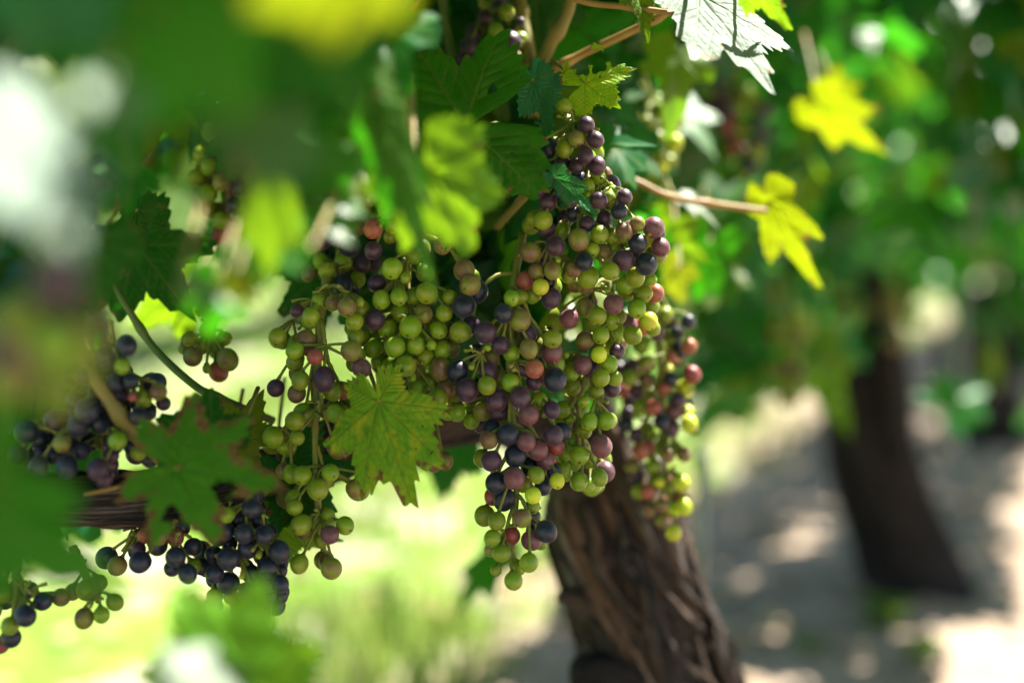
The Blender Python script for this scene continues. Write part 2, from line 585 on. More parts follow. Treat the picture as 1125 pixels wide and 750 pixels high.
def outline(th, lobes, sinus, teeth, rs, asym=0.0):
    """polar outline of a vine leaf about its stalk; th in radians, 0 along the mid lobe"""
    ctrl = []
    for sgn in (-1, 1):
        prev = None
        for a, r in lobes:
            jr = r * (1 + asym * sgn * (0.15 if a else 0))
            if prev is not None:
                am, rm = (prev[0] * 0.52 + a * 0.48), min(prev[1], jr) * sinus
                ctrl.append((sgn * am, rm, 0))
            if not (a == 0 and sgn == 1):
                ctrl.append((sgn * a, jr, 1))
            prev = (a, jr)
        ctrl.append((sgn * (prev[0] + (180 - prev[0]) * 0.62), prev[1] * 0.74, 0))
        ctrl.append((sgn * 172, 0.16, 0))
    ctrl.sort()
    ctrl = [(-180, 0.06, 0)] + ctrl + [(180, 0.06, 0)]
    ca = np.radians([c[0] for c in ctrl]); cr = np.array([c[1] for c in ctrl]); ck = np.array([c[2] for c in ctrl])
    idx = np.clip(np.searchsorted(ca, th) - 1, 0, len(ca) - 2)
    t = (th - ca[idx]) / (ca[idx + 1] - ca[idx] + 1e-9)
    up = ck[idx + 1] > ck[idx]
    dn = ck[idx] > ck[idx + 1]
    sm = t * t * (3 - 2 * t)
    w = np.where(up, 0.55 * t ** 1.6 + 0.45 * t, np.where(dn, 1 - (0.55 * (1 - t) ** 1.6 + 0.45 * (1 - t)), sm))
    r = cr[idx] + (cr[idx + 1] - cr[idx]) * w
    # teeth: pointed, uneven
    ph = th * teeth / (2 * math.pi) + 0.35 * np.sin(th * 3 + rs) + 0.2 * np.sin(th * 7 + 2 * rs)
    fr = ph - np.floor(ph)
    k = np.floor(ph)
    amp = 0.055 + 0.05 * np.abs(np.sin(k * 12.9898 + rs * 7.1))
    saw = np.where(fr < 0.6, fr / 0.6, (1 - fr) / 0.4)
    rt = r * (1 + amp * (saw * 1.5 - 0.7)) + 0.006 * np.sin(th * 61 + rs)
    return r, rt


def seg_dist(P, a, b):
    ab = b - a
    t = np.clip(((P - a) @ ab) / (ab @ ab + 1e-12), 0, 1)
    return np.linalg.norm(P - (a + t[:, None] * ab), axis=1), t


def leaf_arrays(na, nr, lobes=STD_LOBES, sinus=0.62, teeth=40, seed=0, bend=0.25, cup=0.15, wav=0.06, fold=0.0, asym=0.0, veins=True, relief=1.0):
    rs = seed * 1.37 + 0.3
    th = np.linspace(-math.pi, math.pi, na, endpoint=False)
    r, rt = outline(th, lobes, sinus, teeth, rs, asym)
    rho = np.linspace(0, 1, nr + 1)[1:] ** 0.9
    X, Y, E, TH = [np.zeros(1)], [np.zeros(1)], [np.zeros(1)], [np.zeros(1)]
    for q in rho:
        w = q ** 5
        rr = q * (r * (1 - w) + rt * w)
        X.append(rr * np.sin(th)); Y.append(rr * np.cos(th))
        E.append(np.full(na, q)); TH.append(th)
    X, Y, E, TH = (np.concatenate(z) for z in (X, Y, E, TH))
    P = np.stack([X, Y], 1)
    vein = np.zeros(len(X)); dmin = np.full(len(X), 0.0 if not veins else 9.0)
    if veins:
        for sgn in (-1, 1):
            for i, (a, rl) in enumerate(lobes):
                if a == 0 and sgn == 1: continue
                a_ = math.radians(a) * sgn
                rl = rl * (1 + asym * sgn * (0.15 if a else 0))
                u = np.array([math.sin(a_), math.cos(a_)])
                end = u * rl * 0.97
                d, t = seg_dist(P, np.zeros(2), end)
                dmin = np.minimum(dmin, d)
                wv = 0.016 * (1 - 0.65 * t) * max(rl, 0.5)
                vein = np.maximum(vein, np.exp(-(d / wv) ** 2))
                for j, tt in enumerate((0.22, 0.34, 0.46, 0.58, 0.70, 0.82)):
                    for s2 in (-1, 1):
                        b0 = end * (tt + 0.03 * s2)
                        aa = a_ + s2 * math.radians(46)
                        ln = 0.62 * rl * (1 - tt) * 0.8 + 0.08
                        b1 = b0 + np.array([math.sin(aa), math.cos(aa)]) * ln
                        d, t = seg_dist(P, b0, b1)
                        dmin = np.minimum(dmin, d)
                        vein = np.maximum(vein, 0.75 * np.exp(-(d / (0.0085 * (1 - 0.5 * t))) ** 2))
    Z = -bend * Y * np.abs(Y) * 0.6 - bend * 0.25 * Y ** 2 - cup * X ** 2
    Z += fold * np.abs(X)
    rad = np.sqrt(X * X + Y * Y)
    Z += wav * rad ** 1.6 * (np.sin(3 * TH + rs) + 0.6 * np.sin(7 * TH + rs * 2.1) + 0.35 * np.sin(13 * TH + rs * 3))
    Z += 0.012 * relief * np.sin(X * 17 + rs) * np.sin(Y * 15 + rs * 2)
    Z -= 0.014 * relief * vein
    Z += 0.022 * relief * (1 - np.exp(-(dmin / 0.055) ** 2)) * np.clip(1.15 - E, 0, 1)
    V = np.stack([X, Y, Z], 1)
    Fc = [(0, 1 + (k + 1) % na, 1 + k) for k in range(na)]
    for j in range(nr - 1):
        o0, o1 = 1 + j * na, 1 + (j + 1) * na
        for k in range(na):
            k2 = (k + 1) % na
            Fc.append((o0 + k, o0 + k2, o1 + k2, o1 + k))
    return V, Fc, vein, E, P


VIEWDIR = lambda p: (CAM - p).normalized()
LEAF_SPOTS_LIT = []
ALL_LEAVES = []


def hero_leaf(label, j, t, n=(0.0, -0.7, 0.6), mat='mid', lobes=STD_LOBES, sinus=0.62, bend=0.25, cup=0.12, wav=0.06, fold=0.0,
              seed=None, holes=(), stalk=None, stalk_r=0.0009, detail=2, group=None, glint=False, lit=False, asym=0.0, teeth=40,
              width=1.0, stalk_mat=None):
    seed = seed if seed is not None else len(ALL_LEAVES) + 1
    P0 = at(*j)
    if glint:
        nv = (SUN + VIEWDIR(P0)).normalized()
        ray = (at(t[0], t[1], 1.0) - CAM)
        s = (P0 - CAM).dot(nv) / ray.dot(nv)
        P1 = CAM + ray * s
    else:
        nv = Vector(n)
        P1 = at(*t)
    ax = P1 - P0
    L = ax.length
    y = ax.normalized()
    z = (nv - y * nv.dot(y)).normalized()
    x = y.cross(z).normalized()
    na, nr = {0: (90, 9), 1: (150, 18), 2: (300, 44)}[detail]
    V, Fc, vein, E, P2 = leaf_arrays(na, nr, lobes, sinus, teeth, seed, bend, cup, wav, fold, asym, relief=0.45 if glint else 1.0)
    V = V.copy(); V[:, 0] *= width
    # the mid lobe reaches the given tip
    V *= L
    if holes:
        keep = np.ones(len(V), bool)
        for hx, hy, hr in holes:
            dd = np.hypot(P2[:, 0] - hx, P2[:, 1] - hy)
            an = np.arctan2(P2[:, 1] - hy, P2[:, 0] - hx)
            keep &= dd > hr * (1 + 0.25 * np.sin(3 * an + hx * 9) + 0.15 * np.sin(7 * an))
        Fc = [f for f in Fc if all(keep[i] for i in f)]
    mb = MB(); mb.add(V, Fc, vein=vein, edge=E)
    me = mb.mesh("vine_leaf", LM[mat])
    uvat = me.attributes.new("leaf_uv", 'FLOAT_VECTOR', 'POINT')
    uvat.data.foreach_set('vector', np.concatenate([P2 + seed * 3.1, np.zeros((len(P2), 1))], 1).astype(np.float32).ravel())
    if holes:
        import bmesh
        bm = bmesh.new(); bm.from_mesh(me)
        bmesh.ops.delete(bm, geom=[v for v in bm.verts if not v.link_faces], context='VERTS')
        bm.to_mesh(me); bm.free()
    o = link("vine_leaf", me)
    M = Matrix((x, y, z)).transposed().to_4x4()
    M.translation = P0
    o.matrix_world = M
    tag(o, label, "vine leaf", group)
    # stalk, a part of the leaf
    if stalk is None:
        e1 = P0 - y * L * 0.25 - z * L * 0.20
        e2 = P0 - y * L * 0.40 - z * L * 0.5 + Vector((0, 0.05, 0.03))
    else:
        e2 = at(*stalk)
        e1 = P0.lerp(e2, 0.5) - z * L * 0.08
    Mi = M.inverted()
    mb = MB()
    tube(mb, [tuple(Mi @ P0), tuple(Mi @ e1), tuple(Mi @ e2)], [stalk_r * 0.8, stalk_r, stalk_r * 1.3], 8, 12)
    link("leaf_stalk", mb.mesh("leaf_stalk", stalk_mat or STALK), o)
    ctr = P0.lerp(P1, 0.4)
    ALL_LEAVES.append(ctr)
    if glint or lit:
        LEAF_SPOTS_LIT.extend([(P0.lerp(P1, 0.25), 0.35 * L), (P0.lerp(P1, 0.7), 0.3 * L)])
    return o


# low detail leaves for masses of foliage
LOW = [leaf_arrays(44, 3, [(0, 1.0), (54 + 4 * i, 0.86 - .05 * i), (112, 0.64)], 0.66, 22, i, 0.3 + .1 * i, 0.2, 0.10, -0.1 * (i % 2)) for i in range(5)]


def add_low_leaf(mb, p, tip, nrm, L, rn):
    V, Fc, vein, E, _ = LOW[int(rn * 4.999)]
    y = tip.normalized()
    z = nrm - y * nrm.dot(y)
    if z.length < 1e-3: z = y.orthogonal()
    z.normalize()
    x = y.cross(z)
    M = np.array([x, y, z])
    mb.add((V * L) @ M + np.array(p), Fc, vein=vein, rnd=rn)


def rand_unit():
    while True:
        v = Vector((rng.uniform(-1, 1), rng.uniform(-1, 1), rng.uniform(-1, 1)))
        if 0.05 < v.length < 1: return v.normalized()


def leaf_pose(out):
    n = (Vector(out) * rng.uniform(0.2, 0.9) + Vector((0, 0, rng.uniform(0.3, 1.0))) + rand_unit() * 0.55).normalized()
    t = (Vector((0, 0, -rng.uniform(0.2, 0.9))) + Vector(out) * rng.uniform(0.2, 0.9) + rand_unit() * 0.6)
    return t, n


# ------------------------------------------------------------------ trunks
def bark_disp(seed, rough=0.16, kf=1.0):
    def f(a, t, L):
        L = L * kf
        ca, sa = math.cos(a + L * 4.0), math.sin(a + L * 4.0)
        v = noise.noise(Vector((ca * 1.2 + seed, sa * 1.2, L * 2.2)))
        w = noise.noise(Vector((ca * 4.2 + seed, sa * 4.2, L * 2.4)))
        u = noise.noise(Vector((ca * 11 + seed, sa * 11, L * 3.2)))
        return 1 + rough * (1.3 * v + 0.95 * (0.45 - abs(w)) * 1.4 + 0.4 * u)
    return f


def bark_strips(mb, pts, radii, count, seed):
    """loose ribbons of peeling bark that lie along the trunk"""
    rs = random.Random(seed)
    C = catmull(pts, 60)
    rr = np.interp(np.linspace(0, 1, 61), np.linspace(0, 1, len(radii)), radii)
    for _ in range(count):
        i0 = rs.randint(0, 34); ln = rs.randint(12, 25)
        a = rs.random() * 6.283
        w0 = rs.uniform(0.0025, 0.008)
        V, Fc, A, Ls = [], [], [], []
        lift = rs.uniform(1.03, 1.17)
        for k in range(ln + 1):
            i = min(i0 + k, 60)
            T = C[min(i + 1, 60)] - C[max(i - 1, 0)]; T /= np.linalg.norm(T)
            N = np.cross(T, [0.3, 1.0, 0.1]); N /= np.linalg.norm(N)
            B = np.cross(T, N)
            e = abs(k / ln - 0.5) * 2
            aa = a + 0.25 * math.sin(k * 0.25 + seed) - 0.035 * k
            r = rr[i] * (lift + 0.14 * e ** 4)
            dN = math.cos(aa) * N + math.sin(aa) * B
            dB = -math.sin(aa) * N + math.cos(aa) * B
            c = C[i] + dN * r
            w = w0 * (1 - 0.8 * e ** 3)
            V += [c - dB * w, c + dN * w * 0.6, c + dB * w, c - dN * w * 0.4]
            A += [a * 7 + q for q in range(4)]; Ls += [i * 0.008] * 4
        for k in range(ln):
            for q in range(4):
                q2 = (q + 1) % 4
                Fc.append((k * 4 + q, k * 4 + q2, k * 4 + 4 + q2, k * 4 + 4 + q))
        Fc += [(3, 2, 1, 0), (ln * 4, ln * 4 + 1, ln * 4 + 2, ln * 4 + 3)]
        mb.add(V, Fc, around=A, along=Ls)


def make_trunk(parent, pts, radii, seed, nar=96, along=120, strips=30, rough=0.16, mat=None):
    o0 = parent.location
    P = [tuple(Vector(p) - o0) for p in pts]
    mb = MB()
    tube(mb, P, radii, nar, along, bark_disp(seed, rough))
    if strips: bark_strips(mb, P, radii, strips, seed)
    return link("trunk", mb.mesh("trunk", mat or BARK), parent)


# ------------------------------------------------------------------ the near grapevine
FOOT = at(825, 1062, 0.97); FOOT.z = 0.0
vine = empty("grapevine", FOOT)
tag(vine, "old grapevine with twisted peeling trunk carrying the sharp grape bunches in front", "grapevine")
make_trunk(vine, [FOOT + Vector((0.01, 0, -0.06)), at(812, 960, 0.965), at(752, 800, 0.95), at(712, 690, 0.935), at(680, 600, 0.925), at(662, 550, 0.92), at(650, 505, 0.925)],
           [0.060, 0.050, 0.041, 0.038, 0.036, 0.035, 0.020], 3.3, 140, 190, 110, 0.26)


def vine_part(name, pts, radii, mat, n=12, rough=0.0, seed=1.0, along=None, knots=True):
    P = [tuple(p - FOOT) for p in pts]
    mb = MB()
    if rough:
        d = bark_disp(seed, rough, 1.6)
    else:
        def d(a, t, L):
            return 1 + (0.35 * math.exp(-(((L + seed * 0.013) % 0.055 - 0.02) / 0.004) ** 2) if knots else 0)
    tube(mb, P, radii, n, along or 14 * (len(pts) - 1), d, lscale=1.5 if rough else 1.0)
    return link(name, mb.mesh(name, mat), vine)


vine_part("arm", [at(664, 560, 0.93), at(640, 505, 0.90), at(560, 448, 0.86), at(430, 470, 0.82), at(300, 520, 0.79), at(190, 545, 0.72), at(70, 548, 0.68), at(-60, 540, 0.64)],
          [0.030, 0.026, 0.022, 0.019, 0.016, 0.014, 0.012, 0.011], BARK_HALF, 40, 0.2, 5.1, 150)
vine_part("arm", [at(765, 700, 0.93), at(722, 575, 0.888), at(682, 500, 0.87), at(655, 435, 0.865), at(640, 380, 0.87)],
          [0.006, 0.011, 0.0085, 0.0065, 0.005], BARK, 30, 0.28, 2.2, 90)
vine_part("spur", [at(675, 690, 0.92), at(648, 668, 0.905), at(628, 655, 0.90), at(612, 656, 0.897)], [0.012, 0.008, 0.005, 0.003], BARK, 16, 0.25, 8.0, 40)
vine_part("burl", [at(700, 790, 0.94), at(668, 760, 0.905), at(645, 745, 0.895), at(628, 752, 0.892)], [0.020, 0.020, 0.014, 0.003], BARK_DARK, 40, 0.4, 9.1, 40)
# canes
vine_part("cane", [at(118, 300, 0.75), at(140, 338, 0.745), at(172, 385, 0.74), at(215, 424, 0.735), at(246, 440, 0.735), at(300, 462, 0.76)], [0.0017, 0.0019, 0.0020, 0.0021, 0.0024, 0.0022], CANE_G, seed=3)
vine_part("cane", [at(60, 320, 0.66), at(92, 395, 0.66), at(120, 440, 0.66), at(150, 478, 0.67), at(180, 505, 0.68), at(215, 545, 0.71)], [0.0027, 0.0029, 0.0031, 0.0036, 0.0042, 0.0045], CANE_O, seed=5)
vine_part("cane", [at(562, -60, 0.80), at(572, 10, 0.795), at(580, 60, 0.79), at(585, 130, 0.80), at(590, 260, 0.83), at(610, 420, 0.86)], [0.0034, 0.0036, 0.0042, 0.0042, 0.0045, 0.006], CANE_O, seed=7)
vine_part("cane", [at(640, -60, 0.77), at(627, 0, 0.77), at(620, 22, 0.772), at(607, 44, 0.775), at(598, 62, 0.78), at(584, 85, 0.79)], [0.0034, 0.0034, 0.0034, 0.0034, 0.0036, 0.0040], CANE_O, seed=2)
vine_part("cane", [at(584, 85, 0.785), at(612, 74, 0.775), at(645, 57, 0.77), at(690, 36, 0.76), at(735, 12, 0.75), at(800, -40, 0.74)], [0.0026, 0.0023, 0.0022, 0.0022, 0.002, 0.002], CANE_T, seed=4)
vine_part("cane", [at(590, -18, 0.74), at(640, 2, 0.74), at(690, 8, 0.735), at(742, 14, 0.73), at(762, 6, 0.725), at(790, -30, 0.72)], [0.0015, 0.0016, 0.0016, 0.0016, 0.0015, 0.0015], CANE_T, seed=6)
vine_part("cane", [at(480, -40, 0.78), at(452, 10, 0.78), at(430, 24, 0.77), at(405, 35, 0.75)], [0.0014, 0.0014, 0.0013, 0.0012], CANE_T, seed=1)
vine_part("cane", [at(484, -30, 0.80), at(488, 20, 0.80), at(500, 90, 0.80), at(502, 180, 0.80), at(506, 300, 0.80)], [0.0024, 0.0024, 0.0026, 0.0026, 0.003], CANE_G, seed=9)
vine_part("cane", [at(640, 200, 0.84), at(690, 197, 0.83), at(730, 214, 0.83), at(770, 222, 0.84), at(812, 228, 0.85), at(842, 232, 0.855)], [0.0022, 0.002, 0.002, 0.002, 0.0019, 0.0018], CANE_T, seed=8)
vine_part("cane", [at(545, 250, 0.77), at(578, 214, 0.755), at(598, 190, 0.745), at(616, 187, 0.738), at(628, 200, 0.735), at(636, 214, 0.735)], [0.0022, 0.0022, 0.0021, 0.002, 0.0016, 0.0012], CANE_O, seed=2.5)
vine_part("cane", [at(390, -40, 0.60), at(375, 60, 0.6), at(385, 130, 0.61), at(408, 168, 0.62), at(440, 205, 0.64)], [0.0015, 0.0015, 0.0014, 0.0013, 0.0012], CANE_T, seed=3.7)
vine_part("tendril", [at(760, 5, 0.73), at(748, 20, 0.728), at(738, 14, 0.73), at(742, 4, 0.735), at(752, 8, 0.737)], [0.0007] * 5, CANE_T, 8, knots=False)

# ------------------------------------------------------------------ grape bunches
def berry_mesh(code):
    me = bpy.data.meshes.new("grape_" + GM[code][0].replace(" ", "_"))
    nu, nv = 28, 18
    V = [(0, 0, 1.0)]
    for j in range(1, nv):
        ph = math.pi * j / nv
        for i in range(nu):
            a = 2 * math.pi * i / nu
            V.append((math.sin(ph) * math.cos(a), math.sin(ph) * math.sin(a), math.cos(ph) * (1.0 if j < nv / 2 else 1.045)))
    V.append((0, 0, -1.045))
    Fc = [(0, 1 + i, 1 + (i + 1) % nu) for i in range(nu)]
    for j in range(nv - 2):
        for i in range(nu):
            a, b = 1 + j * nu + i, 1 + j * nu + (i + 1) % nu
            Fc.append((a, a + nu, b + nu, b))
    last = len(V) - 1
    o = 1 + (nv - 2) * nu
    Fc += [(last, o + (i + 1) % nu, o + i) for i in range(nu)]
    me.from_pydata(V, [], Fc)
    me.polygons.foreach_set('use_smooth', [True] * len(me.polygons))
    me.materials.append(GM[code][1])
    return me


BM = {k: berry_mesh(k) for k in GM}
PLACED_P = np.zeros((0, 3)); PLACED_R = np.zeros(0)


def clear_depth(px, py, rp, d, dmax=0.09, k=0.95):
    """first depth from d backwards where a berry of rp pixels fits without cutting into another"""
    for s in range(int(dmax / 0.0015)):
        q = d + s * 0.0015
        p = np.array(at(px, py, q)); r = rp * q / FPX
        if len(PLACED_R) == 0 or not np.any(np.linalg.norm(PLACED_P - p, axis=1) < k * (r + PLACED_R)):
            return q, p, r
    return None


def bunch(label, depth, berries, axis, fill=20, fill_codes=None, stem_mat=STEM, majority=None, spread=14, tiny=12, group="grape bunches on the near vine", bulge=0.012):
    """berries: (px, py, radius px, code); a lower-case code sits behind the front layer. axis: pixel path of the main stem, top first"""
    global PLACED_P, PLACED_R
    AX = [np.array(at(x, y, depth + 0.012 + dz)) for x, y, dz in axis]
    axp = catmull(AX, 24)
    root = empty("grape_bunch", Vector(axp[0]))
    tag(root, label, "grape bunch", group)
    xs = np.array([b[0] for b in berries]); cx = xs.mean(); w = max(20, xs.std() * 2)
    items = []
    for bx, by, rp, c in berries:
        back = c.islower()
        d0 = depth + bulge * ((bx - cx) / w) ** 2 * 0.6 + (0.011 if back else 0.0)
        items.append((d0, bx, by, rp, c.upper()))
    done = []
    for d0, bx, by, rp, c in sorted(items, key=lambda q: (q[0] > depth + 0.0109, 0)):
        res = clear_depth(bx, by, rp, d0)
        if res is None: continue
        d, p, r = res
        PLACED_P = np.vstack([PLACED_P, p]); PLACED_R = np.append(PLACED_R, r)
        done.append((p, r, c))
    codes = fill_codes or [b[3].upper() for b in berries]
    lim = 98
    for _ in range(fill * 4):
        if fill <= 0 or len(done) >= lim: break
        b = rng.choice(berries)
        bx, by = b[0] + rng.uniform(-spread, spread), b[1] + rng.uniform(-spread, spread)
        rp = rng.uniform(8, 12)
        if min(math.hypot(bx - q[0], by - q[1]) for q in berries) > 15: continue
        res = clear_depth(bx, by, rp, depth + 0.016, 0.035)
        if res is None: continue
        d, p, r = res
        PLACED_P = np.vstack([PLACED_P, p]); PLACED_R = np.append(PLACED_R, r)
        done.append((p, r, rng.choice(codes)))
        fill -= 1
    mb = MB()
    o0 = np.array(root.location)
    tube(mb, [a - o0 for a in axp[::3]], [0.0022, 0.0021, 0.0018, 0.0014, 0.0010], 8, 40,
         lambda a, t, L: 1 + 0.25 * math.sin(L * 420) ** 8)
    A = np.array(axp)
    cnt = {}
    for p, r, c in done: cnt[c] = cnt.get(c, 0) + 1
    maj = max(cnt, key=cnt.get)
    PP = np.array([q[0] for q in done])
    k = max(2, len(done) // 6)
    cen = PP[np.linspace(0, len(PP) - 1, k).astype(int)].copy()
    for _ in range(6):
        own = np.argmin(np.linalg.norm(PP[:, None] - cen[None], axis=2), axis=1)
        for q in range(k):
            if np.any(own == q): cen[q] = PP[own == q].mean(0)
    nodes = []
    for q in range(k):
        if not np.any(own == q):
            nodes.append(None); continue
        c0 = cen[q] + np.array([0, 0.004, 0.007])
        i = int(np.argmin(np.linalg.norm(A - (c0 + np.array([0, 0, 0.010])), axis=1)))
        tgt = A[max(i - 1, 0)]
        nd = c0 * 0.8 + tgt * 0.2
        nodes.append(nd)
        md = (nd + tgt) / 2 + np.array([0, 0, 0.003])
        tube(mb, [tgt - o0, md - o0, nd - o0], [0.0012, 0.0010, 0.0009], 7, 10, lambda a, t, L: 1 + 0.3 * math.sin(L * 700) ** 6)
    for bi, (p, r, c) in enumerate(done):
        tgt = nodes[own[bi]]
        u = tgt - p + np.array([0, 0.001, 0.004]); u /= np.linalg.norm(u) + 1e-9
        u = u + np.array([rng.uniform(-.3, .3), rng.uniform(-.1, .3), rng.uniform(0, .5)]); u /= np.linalg.norm(u)
        s0 = p + u * r * 0.97
        mid = (s0 + u * 0.0025 + tgt) / 2
        tube(mb, [s0 - o0, s0 + u * 0.0012 - o0, mid - o0, tgt - o0], [0.0017, 0.0008, 0.0007, 0.0010], 7, 8)
        g = link("grape", BM[c], root)
        q = Vector(u).to_track_quat('Z', 'Y')
        g.rotation_mode = 'QUATERNION'; g.rotation_quaternion = q
        g.location = Vector(p) - root.location
        g.scale = (r * rng.uniform(0.93, 1.04), r * rng.uniform(0.96, 1.05), r * rng.uniform(0.95, 1.12))
        if c != maj: g["label"] = GM[c][0] + " grape"
    # spent flower stubs and undersized green berries, all on the stem
    for _ in range(tiny):
        vn = [q for q in nodes if q is not None]
        a = rng.choice(vn)
        d = rand_unit(); d.y = -abs(d.y) * 1.2
        e = a + np.array(d) * rng.uniform(0.007, 0.014)
        tube(mb, [a - o0, (a + e) / 2 + np.array([0, 0, 0.001]) - o0, e - o0], [0.0009, 0.0006, 0.0011], 6, 8)
        for _k in range(2):
            e2 = (a + e) / 2 + np.array(rand_unit()) * 0.004
            tube(mb, [(a + e) / 2 - o0, e2 - o0], [0.0005, 0.0009], 6, 4)
    link("stem", mb.mesh("stem", stem_mat), root)
    return root


B1 = [(513,428,13,'U'),(535,423,10,'G'),(546,440,12,'U'),(547,452,10,'u'),(530,451,11,'o'),(571,436,11.5,'U'),(581,455,11.5,'P'),(606,450,10,'U'),(598,455,4,'G'),
      (540,470,10,'b'),(537,483,10,'O'),(558,477,12,'B'),(578,485,10.5,'P'),(590,493,12,'P'),(608,478,12,'U'),(617,474,11,'b'),(610,490,10,'r'),(566,500,12,'B'),
      (530,503,10,'g'),(540,506,12,'U'),(599,506,10.5,'P'),(582,512,10,'b'),(565,525,12,'P'),(545,530,12,'B'),(589,521.6,9,'G'),(606,518,10,'b'),(612,528,9,'Y'),
      (575,532,9,'g'),(597,533,10,'b'),(502,453,10,'g'),(518,462,9,'g'),(512,452,9,'g'),
      (554,548,12,'B'),(541,545,9,'r'),(585.6,544,9.4,'Y'),(585,556,8.5,'g'),(573.6,569,10.5,'O'),(546,572,10,'G'),(541,591,10,'G'),(551,607.6,10,'G'),(540,603,8,'o'),
      (600,583.6,12,'B'),(584,593,11.7,'P'),(586,567,8,'u'),(562,588,10,'r'),(581,617.5,10.4,'G'),(569,623,9,'g'),(545,626,6.4,'G'),(564,637.5,10,'G'),(594,597,7,'g'),
      (517,313,11.5,'O'),(524,320,12,'b'),(510,336,13,'B'),(506,364,12,'G'),(553,344,11,'B'),(562,327.6,9,'G'),(570,326,9,'g'),(571,351.6,12,'O'),(533.6,365,12.5,'U'),
      (550,379,10.5,'U'),(562,388,9.3,'G'),(581,383,10.7,'O'),(607,372,10.7,'G'),(606,387.6,12.5,'P'),(587,405,10.5,'R'),(610,417,12.5,'B'),(536,409,11.3,'U'),(550,415.6,10,'o'),
      (561,420,10,'G'),(533.6,424,9,'g'),(503,408,12,'B'),(518,356,10,'u'),(580,366,10,'u'),(586,420,9,'u'),(540,395,10,'o'),(536,382,4,'G'),(518,403,3.6,'G'),(612,400,9,'g'),
      (573,405,9,'u'),(524,392,10,'b'),(560,452,9,'b'),(592,440,10,'g'),(554,462,9,'g')]
B2 = [(590,208,10,'U'),(602,222,10,'U'),(611,212,9,'b'),(587,240,9,'g'),(597,242,10,'G'),(601,252,10,'U'),(610,270,11.7,'U'),(583,277,11.5,'O'),(636,263,12,'O'),(627,218,9.5,'U'),
      (645,245.6,9.5,'U'),(658.6,257,9.8,'G'),(650,274,9,'G'),(662,278,9.5,'o'),(642,287,10,'B'),(629.6,295.5,9.5,'O'),(625,303,9,'g'),(646,304,11.5,'G'),(607,297,9.8,'O'),(590,298,10,'O'),
      (578,308,10.5,'R'),(594,315,9.3,'Y'),(585,324,9,'g'),(603,310,9,'b'),(617,254,9,'g'),(613,286,3.2,'G'),(597,280,10,'u'),(670,297.6,10.5,'G'),(673,273,10,'g'),
      (657.6,220,10.2,'U'),(669.6,217,7.5,'G'),(673,209.6,6.5,'G'),(671,203,11,'U'),(686,216,8.7,'U'),(680,221,8,'u'),(680,232,9,'B'),(685.6,254.4,9.8,'O'),(700,246,8.7,'O'),(718,250,12,'P'),
      (700.5,267,10.5,'B'),(725.6,271.5,10.5,'P'),(685,285.6,12,'U'),(710,290,13,'B'),(713,264,8,'y'),(698,304,11,'G'),(715,307,7,'g'),(688,312,10,'g'),(672,259,9,'g'),(646,213.6,3.5,'G'),(645,205,8.7,'G'),
      (594,157,5,'G'),(603,163,11,'b'),(620,117,9,'g'),(644,137,9.7,'U'),(639,141,5,'G'),(633,152,9.2,'O'),(644,153,9,'o'),(620,164,10,'G'),(654,153.6,9.5,'U'),(643,170,9.3,'U'),
      (634,181.6,9.3,'U'),(618,180,9.5,'U'),(656,182,10.5,'U'),(657,194,9,'G'),(608,185,9,'b'),(635.6,197,9,'b'),(605.6,327.6,11,'U'),(621,240,9,'u'),(630,235,9,'b'),(664,240,9,'u')]
B3 = [(625.5,350,10.5,'P'),(656,347,11,'G'),(674,334,11,'P'),(660,368,10,'G'),(642,337,10,'o'),(671,353,9.5,'g'),(678,366,9.5,'g'),(643,374,10,'O'),(658,389.5,9.2,'Y'),(669,399.6,10.3,'G'),
      (640,401,10.3,'P'),(648,404,10,'u'),(660,415,10,'G'),(675,415,8.5,'g'),(628,408,10,'g'),(622,390,4,'G'),(629,425,10,'g'),(640,420,9,'g'),(678,386,9,'u'),(680,348,9,'g'),
      (699.6,339,10.2,'G'),(689,320,10,'G'),(707.6,322,10,'G'),(719,322,10.7,'R'),(712,352,10.5,'Y'),(695,368,10.3,'G'),(716,336,9,'g'),(644,314,9.5,'o'),(667.6,319,3.2,'G'),
      (641,441,6.8,'G'),(618,450,9.5,'g'),(647.6,463,9.8,'G'),(666,462,10.2,'G'),(660.7,490,11.7,'P'),(636,500,11.2,'G'),(620,497,10,'g'),(636,528.5,10.2,'G'),(658.5,524,9.6,'G'),(620,520,9,'g'),
      (629,484,9.5,'g'),(626,461,5,'g'),(615,465,9,'g'),(642,473,9,'g'),(672,374,9,'g'),(655,430,9,'g')]
